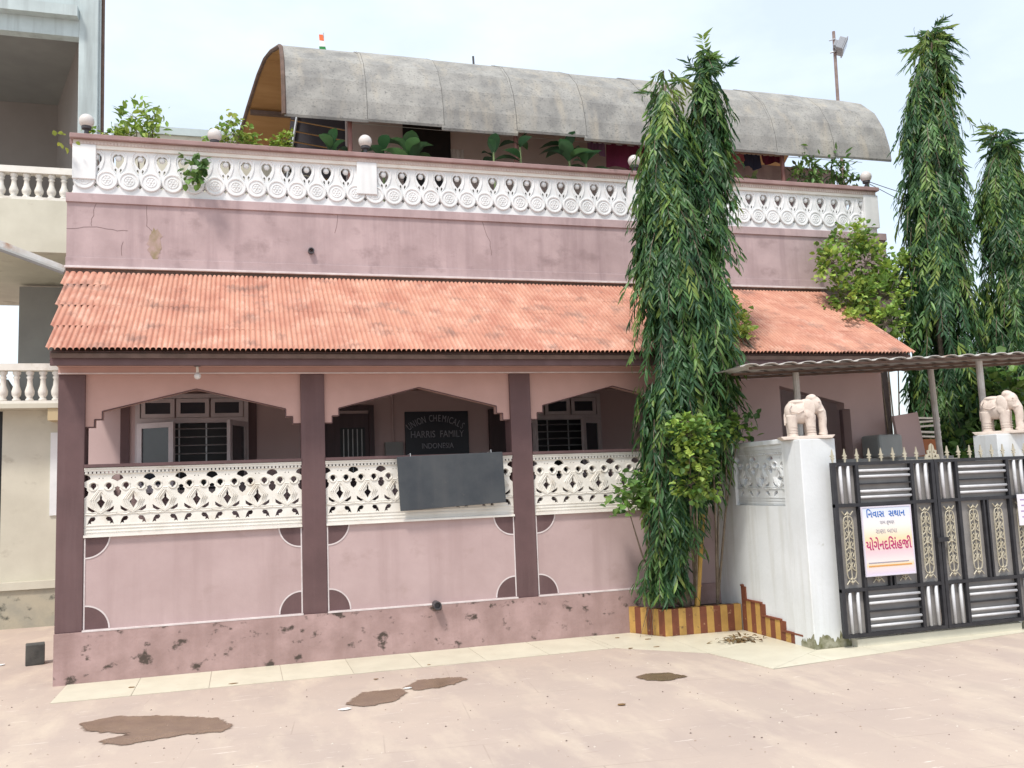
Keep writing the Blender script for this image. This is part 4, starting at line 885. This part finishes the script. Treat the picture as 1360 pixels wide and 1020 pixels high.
N2 = thing('paper_notice', 'small white paper notice pinned near the gate end', 'notice', (7.22, GY-.15, 1.0)); box('sheet', mat('notice_paper', (.72, .70, .74), rough=.6), N2, 0, .18, -.003, .003, 0, .30)
mb = MB()
for k in range(4): mb.box(.03+.01*(k % 2), .15, -.0045, -.0031, .24-k*.055, .252-k*.055)
mb.build('printed_line', mat('violet_ink', (.35, .25, .42)), N2)

# ------------------------------------------------------------------ elephants
def elephant_mesh():
    mb = MB(); E = lambda c_, sc, M=None: mb.ball(c_, 1., 16, 12, sc=sc, M=M)
    # faces +x, base z=0, about .40 long, .42 high
    E((-.03, 0, .255), (.15, .108, .125)); E((-.105, 0, .265), (.085, .095, .105)); E((.03, 0, .275), (.095, .10, .12))
    E((.115, 0, .325), (.085, .08, .098)); E((.095, .028, .395), (.052, .042, .045)); E((.095, -.028, .395), (.052, .042, .045)); E((.145, 0, .285), (.045, .05, .06))
    mb.tube([(.15, 0, .30), (.185, 0, .24), (.195, 0, .17), (.19, 0, .09), (.195, 0, .03), (.185, 0, .0)], [.06, .052, .044, .04, .044, .05], 12)
    for x, y in ((.055, .055), (.06, -.055), (-.125, .05), (-.125, -.05)):
        mb.tube([(x, y, .22), (x, y, .10), (x+.004, y, .03), (x+.006, y, -.005)], [.06, .05, .047, .054], 12)
    for s_ in (1, -1):
        E((.055, s_*.100, .30), (.055, .016, .09), Matrix.Rotation(-.25, 3, 'Y')); E((.035, s_*.104, .235), (.034, .013, .05))
        mb.tube([(.135, s_*.04, .265), (.17, s_*.052, .255), (.205, s_*.05, .268)], [.014, .011, .006], 8)
    mb.tube([(-.17, 0, .28), (-.19, 0, .22), (-.188, 0, .12)], [.014, .011, .013], 8)
    E((-.055, 0, .36), (.09, .085, .03))
    o = mb.build('e', STONE); md = o.modifiers.new('r', 'REMESH'); md.mode = 'VOXEL'; md.voxel_size = .0065; md.use_smooth_shade = True
    sm = o.modifiers.new('s', 'SMOOTH'); sm.iterations = 3; me = evalmesh(o, 'elephant_body'); bpy.data.objects.remove(o); me.materials.clear(); me.materials.append(STONE)
    me.polygons.foreach_set('use_smooth', [True]*len(me.polygons)); return me
EM = elephant_mesh()
def elephant(loc, rz, s_, label):
    T = thing('elephant_statue', label, 'statue', loc, 'elephant statues on the gate pillars'); T.rotation_euler = (0, 0, rz); T.scale = (s_, s_, s_)
    mb = MB(); mb.prism([(-.235, 0), (.255, 0), (.285, .035), (-.265, .035)], 'y', -.13, .13); o = mb.build('pedestal', STONE, T); bevel(o, .006)
    link('body', EM, T, (0, 0, .034))
    for s2 in (1, -1):
        MB().tube([(-.125, s2*.092, .38), (-.15, s2*.098, .33), (-.13, s2*.107, .29), (-.06, s2*.113, .275), (-.01, s2*.112, .30)], .006, 5).build('saddle_cloth_edge', STONE, T, True)
        MB().ball((.160, s2*.068, .385), .009, 8, 6).build('eye', STONE, T, True)
        for x, y in ((.062, .055), (-.12, .05)):
            for z in (.075, .10, .13): MB().lathe([(.048, -.004), (.0535, 0), (.048, .004)], (x, s2*y, z), 14).build('anklet', STONE, T, True)
elephant((WX+.14, -1.55, 1.9005), -.42, .90, 'pink sandstone elephant facing along the gate on the mossy pillar')
elephant((7.41, -1.55, 1.9005), -1.0, .93, 'pink sandstone elephant on the pillar in front of dark foliage')

# ------------------------------------------------------------------ canopy over the gateway
CN = thing('tin_canopy', 'corrugated tin canopy on pipe posts over the gateway', 'canopy')
def zc(x, y): return 2.60+(x-4.5)*.040+(y+1.5)*.02
mb = MB(); pitch = .21; ns = int((9.4-4.45)/pitch*6); vs = []; fs = []
for j, y in enumerate((-1.55, -.035)):  # rear edge carried back to the house wall for deeper shade below
    for i in range(ns+1):
        x = 4.45+i*pitch/6; ph_ = i % 6; dz = (.0, .0, .016, .02, .02, .016)[ph_]
        if y > -1 and x < 7.6: dz *= .5
        vs.append((x+(.18 if j else 0), y, zc(x, y)+dz))
k = len(vs); vs += [(x, y, z+.006) for x, y, z in vs]
for i in range(ns): fs += [(i, i+1, ns+1+i+1, ns+1+i), (k+i, k+ns+1+i, k+ns+2+i, k+i+1), (i, k+i, k+i+1, i+1), (ns+1+i, ns+2+i, k+ns+2+i, k+ns+1+i)]
mb.add(vs, fs); mb.build('tin_sheet', TIN, CN)
for y in (-1.48, -.9, -.42):
    mb = MB(); mb.add([(4.6 if y < -1 else 4.75, y-.025, zc(4.6, y)-.024), (9.3, y-.025, zc(9.3, y)-.024), (9.3, y+.025, zc(9.3, y)-.024), (4.6 if y < -1 else 4.75, y+.025, zc(4.6, y)-.024), (4.6 if y < -1 else 4.75, y-.025, zc(4.6, y)-.003), (9.3, y-.025, zc(9.3, y)-.003), (9.3, y+.025, zc(9.3, y)-.003), (4.6 if y < -1 else 4.75, y+.025, zc(4.6, y)-.003)], [(0, 3, 2, 1), (4, 5, 6, 7), (0, 1, 5, 4), (2, 3, 7, 6), (0, 4, 7, 3), (1, 2, 6, 5)]); mb.build('beam', RUSTB, CN)
for x, y in ((5.49, -.9), (7.46, -1.3), (7.62, -.42)):
    MB().tube([(x+(.08 if x > 7.5 else -.0), y, 0), (x, y, zc(x, y)-.03)], .034, 10).build('post', POSTM, CN)
# things stored behind the gate
iw = thing('inner_wall', 'low grey plastered wall behind the gate under the canopy', 'wall', (0, -.35, 0)); box('wall', GREYW, iw, 6.4, 7.9, 0, .12, 0, 1.72)
x0, x1, z0, z1 = rectY(1255, 580, 1298, 612, -.35)
for i in range(3):
    o = link('lattice_cell', JM, iw, (7.52+.2728*i-.3, -.03, 1.21)); o.scale = (1, .6, .8)
o = MB().box(-.16, .16, -.16, .16, 0, .26).build('water_tank', mat('grey_tank', (.33, .34, .33), (.28, .29, .28), .6, 4.), None, loc=(6.98, -.28, 1.7205)); bevel(o, .03); tag(o, 'grey box-shaped tank standing on the low inner wall', 'tank')
M_ = Matrix.Rotation(-.12, 4, 'Y'); o = MB().box(-.17, .17, -.02, .02, 0, .50, 0, M_).build('leaning_panel', INNER, None, loc=(7.42, -.24, 1.7205)); tag(o, 'pink-brown panel leaning upright beside the grey tank', 'panel')
rk = thing('slat_rack', 'stack of pale slats on orange crates beneath the canopy end', 'rack', (7.72, .15, 0))
MB().box(-.02, .36, -.12, .12, 0, 1.93).build('crate', mat('orange_crate', (.42, .16, .07), (.33, .12, .05), .8, 9.), rk)
rnd = random.Random(2)
for k in range(5): MB().box(-.02, .38, -.12, .12, 0, .022, 0, Matrix.Translation((0, 0, 1.96+k*.055)) @ Matrix.Rotation(rnd.uniform(-.05, .05), 4, 'Y')).build('slat', CREAM, rk)
# tin eave of the shed behind
te = thing('shed_roof', 'stack of rusty tin eaves past the end of the upper wall', 'roof', (8.7, 2.2, 3.9))
for k in range(5): MB().box(0, 1.0, -.3, .6, .16*k, .16*k+.02, 0, Matrix.Rotation(.28, 4, 'Y')).build('tin_sheet', TIN, te)
MB().box(.05, .12, .2, .3, -3.9, .75).build('post', RUSTB, te)

# ------------------------------------------------------------------ neighbouring building
NB = thing('neighbour_building', 'cream and pale blue neighbouring house with open balconies and baluster rails', 'building'); NY = 4.3
def nbx(name, m, u0, v0, u1, v1, y0=NY, d=.25, left=None):
    x0, x1, z0, z1 = rectY(u0, v0, u1, v1, y0); return box(name, m, NB, left if left is not None else x0, x1, y0, y0+d, z0, z1)
ZF = lambda v: onY(60, v, NY).z
NL = -7.0; NRX = -1.93
z_pl, z_s1, z_r1, z_b0, z_b1, z_r2, z_o2, z_t = ZF(770), ZF(545), ZF(487), ZF(335), ZF(266), ZF(222), ZF(45), ZF(10)
box('plinth', MOSSW, NB, NL, NRX, NY-.10, NY+.2, -.2, z_pl-.1); box('plinth_ledge', CREAMW, NB, NL, NRX, NY-.13, NY+.2, z_pl-.099, z_pl)
xw = onY(2, 650, NY).x
box('wall', CREAMW, NB, xw, NRX, NY-.02, NY+.2, z_pl+.001, z_s1)
box('wall', CREAMW, NB, NL, xw-.9, NY-.02, NY+.2, z_pl+.001, z_s1)
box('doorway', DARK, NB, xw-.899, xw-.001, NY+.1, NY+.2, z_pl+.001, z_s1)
box('wall_board', WHITE, NB, onY(67, 640, NY).x, NRX, NY-.04, NY-.021, ZF(685), ZF(575))
box('balcony_slab', CREAMW, NB, NL, NRX, NY-.35, NY+2.4, z_s1+.001, z_s1+.06)
box('bracket', mat('ochre_bracket', (.50, .40, .24)), NB, -2.42, NRX, NY-.33, NY-.021, z_s1-.16, z_s1)
def rail(z0, z1, x0, x1, y):
    box('handrail', CREAM, NB, x0, x1, y-.07, y+.07, z1-.09, z1); box('bottom_rail', CREAM, NB, x0, x1, y-.06, y+.06, z0, z0+.04)
    mb = MB(); h = z1-.09-z0-.04; mb.lathe([(r, hh*h) for r, hh in ((.05, 0), (.05, .06), (.032, .1), (.055, .2), (.06, .32), (.036, .52), (.03, .72), (.045, .78), (.03, .84), (.05, .9), (.05, 1))], n=10); me = mb.mesh('baluster', CREAM, True)
    x = x1-.08
    while x > x0: link('baluster', me, NB, (x, y, z0+.04)); x -= .155
rail(z_s1+.061, z_r1, -4.4, NRX-.02, NY-.25)
# first-floor recess: side wall and rear wall with gap to the sky
xg = onY(25, 420, NY+2.2).x
box('recess_wall', GREYW, NB, xg, NRX, NY+2.2, NY+2.4, z_s1+.061, z_b0); box('recess_wall', GREYW, NB, NRX-.2, NRX, NY+.2, NY+2.19, z_s1+.061, z_b0)
MB().lathe([(.2, 0), (.2, .15), (.13, .45), (.04, .6)], (xg-.12, NY+2.0, z_s1+.061), 8).build('stone_finial', GREYW, NB)
box('spandrel', CREAMW, NB, NL, NRX, NY, NY+.15, z_b0, z_b1); box('balcony_slab', CREAMW, NB, NL, NRX, NY+.151, NY+4, z_b0+.05, z_b1-.02)
rail(z_b1+.001, z_r2, -4.6, NRX-.02, NY+.07)
xp0, xp1 = onY(104, 100, NY).x, onY(130, 100, NY).x
box('pillar', BLUEW, NB, xp0, xp1, NY-.01, NY+.28, z_b1+.001, z_o2+1.6, .01)
box('room_wall', ROOMW, NB, NL, xp1-1.0, NY+3.2, NY+3.4, z_b1, z_o2+.3); MB().prism([(xp0+.02, NY+.281), (xp1-.06, NY+.281), (xp1-1.0, NY+3.4), (xp1-1.15, NY+3.4)], 'z', z_b1, z_o2+.3).build('room_wall', ROOMW, NB)
MB().prism([(NL, NY+.29), (xp1-.07, NY+.29), (xp1-1.0, NY+3.4), (NL, NY+3.4)], 'z', z_o2+.301, z_o2+.45).build('ceiling', GREYW, NB)
box('beam', BLUEW, NB, NL, xp0-.001, NY, NY+.16, z_o2, z_o2+.24); box('roof_slab', BLUEW, NB, NL, xp0-.001, NY-.14, NY+.16, z_o2+.241, z_o2+.40); box('attic_wall', BLUEW, NB, NL, xp0-.001, NY, NY+.16, z_o2+.401, z_o2+1.6)
MB().tube([(xp1+.05, NY+.1, z_b1), (xp1+.045, NY+.1, z_o2+1.5)], .025, 6).build('down_pipe', RUSTB, NB)
# slanting tin eave between the houses
a, c_ = onY(-20, 322, 3.0), onY(86, 361, 3.0); sv = thing('slanting_eave', 'slanting tin eave strip between the two houses', 'eave', (c_.x, 3.0, c_.z)); d = c_-a
mb = MB(); mb.add([(-d.x, 0, -d.z), (-d.x, 0, -d.z+.10), (-d.x, .5, -d.z+.13), (-d.x, .5, -d.z+.09), (0, 0, -.0), (0, 0, .08), (0, .5, .12), (0, .5, .08)], [(0, 1, 2, 3), (7, 6, 5, 4), (0, 4, 5, 1), (1, 5, 6, 2), (2, 6, 7, 3), (3, 7, 4, 0)]); mb.build('tin_strip', TIN, sv)
MB().tube([(-d.x, -.05, -d.z-.02), (0, -.05, -.02)], .03, 6).build('gutter_pipe', GREYW, sv)

# ------------------------------------------------------------------ small things on the ground
p = onZ(44, 884); o = MB().box(-.085, .085, -.085, .085, 0, .2).build('stone_block', mat('black_stone', (.045, .045, .042), (.09, .088, .08), .8, 9., bump=.3), None, loc=(p.x, p.y+.08, 0)); bevel(o, .008); o.rotation_euler = (0, 0, .2); tag(o, 'small black stone block standing on the courtyard left of the house corner', 'block')
rnd = random.Random(9)
def scrap(u, v, s_, m, label, cat='litter', name='paper_scrap'):
    q = onZ(u, v); mb = MB(); pts = [(s_*rnd.uniform(.5, 1)*math.cos(a), s_*rnd.uniform(.3, .6)*math.sin(a)) for a in [i*math.pi/3 for i in range(6)]]; mb.prism(pts, 'z', .0065, .010); o = mb.build(name, m, None, loc=(q.x, q.y, 0)); tag(o, label, cat, 'scraps on the courtyard floor')
PAP = mat('scrap_white', (.75, .74, .72)); DRY = mat('dry_leaf', (.22, .13, .05), (.16, .09, .04), .9, 20.)
scrap(459, 943, .06, PAP, 'white paper scrap beside the brown wet patch'); scrap(541, 915, .045, PAP, 'white paper scrap between two brown wet patches'); scrap(0, 884, .08, PAP, 'white paper scrap beyond the black stone block')
for u, v, lb in ((175, 914, 'dry leaf on the first border tile at the house corner'), (570, 884, 'dry leaf on the border tiles below the drain pipe'), (310, 909, 'dry leaf at the tile edge below the first column'), (820, 848, 'dry leaf on the tiles before the striped planter'), (838, 862, 'dry leaf on the tile edge in front of the planter'), (860, 850, 'curled dry leaf touching the planter corner'), (873, 860, 'dry leaf on the tiles under the planter corner'), (980, 855, 'yellowed dry leaf on the tiles beside the striped skirting'), (826, 937, 'dark dry leaf alone on the open courtyard'), (499, 903, 'dry leaf on the floor beyond the narrow wet patch')):
    scrap(u, v, rnd.uniform(.025, .05), DRY, lb, 'leaf', 'dry_leaf')
db = thing('leaf_litter', 'small heap of dry leaves and rubbish at the planter corner', 'litter', onZ(978, 852)); Lv = Leaves()
for k in range(70): Lv.leaf(Vector((rnd.gauss(0, .11), rnd.gauss(-.03, .05), rnd.uniform(.008, .05))), rv(rnd)*Vector((1, 1, .2)), Vector((0, 0, 1))+rv(rnd)*.4, rnd.uniform(.05, .1), .014, vary((.20, .13, .06), rnd, .4))
Lv.build('heap', db)
# overhead cables on the right
for k, (a, c_) in enumerate((((1150, 240), (1375, 262)), ((1125, 228), (1375, 310)))):
    P0, P1 = onY(a[0], a[1], 1.5), onY(c_[0], c_[1], 3.); pts = [P0.lerp(P1, i/10)-Vector((0, 0, .25*math.sin(math.pi*i/10))) for i in range(11)]
    o = MB().tube(pts, .006, 4).build('overhead_cable', LAMPB); tag(o, ('upper', 'lower')[k]+' thin cable sagging between terrace corner and trees', 'cable', 'overhead cables')

rnd = random.Random(77); gm_ = MB()
for k in range(900):
    x, y = rnd.uniform(-3, 9), rnd.uniform(-6, -.4)
    if y > -2.3 and x > 3.6: continue
    r = rnd.choice((.004, .005, .006, .009)); gm_.add([(x+r, y, .0005), (x-r*.6, y+r, .0005), (x-r*.7, y-r*.8, .0005), (x, y, r*.9)], [(0, 1, 3), (1, 2, 3), (2, 0, 3)], rnd.randrange(3))
o = gm_.build('grit', [mat('grit_pale', (.62, .56, .48)), mat('grit_dark', (.16, .12, .10)), mat('grit_mid', (.36, .28, .22))]); tag(o, 'fine grit and crumbs scattered over the courtyard floor', 'grit', kind='stuff')
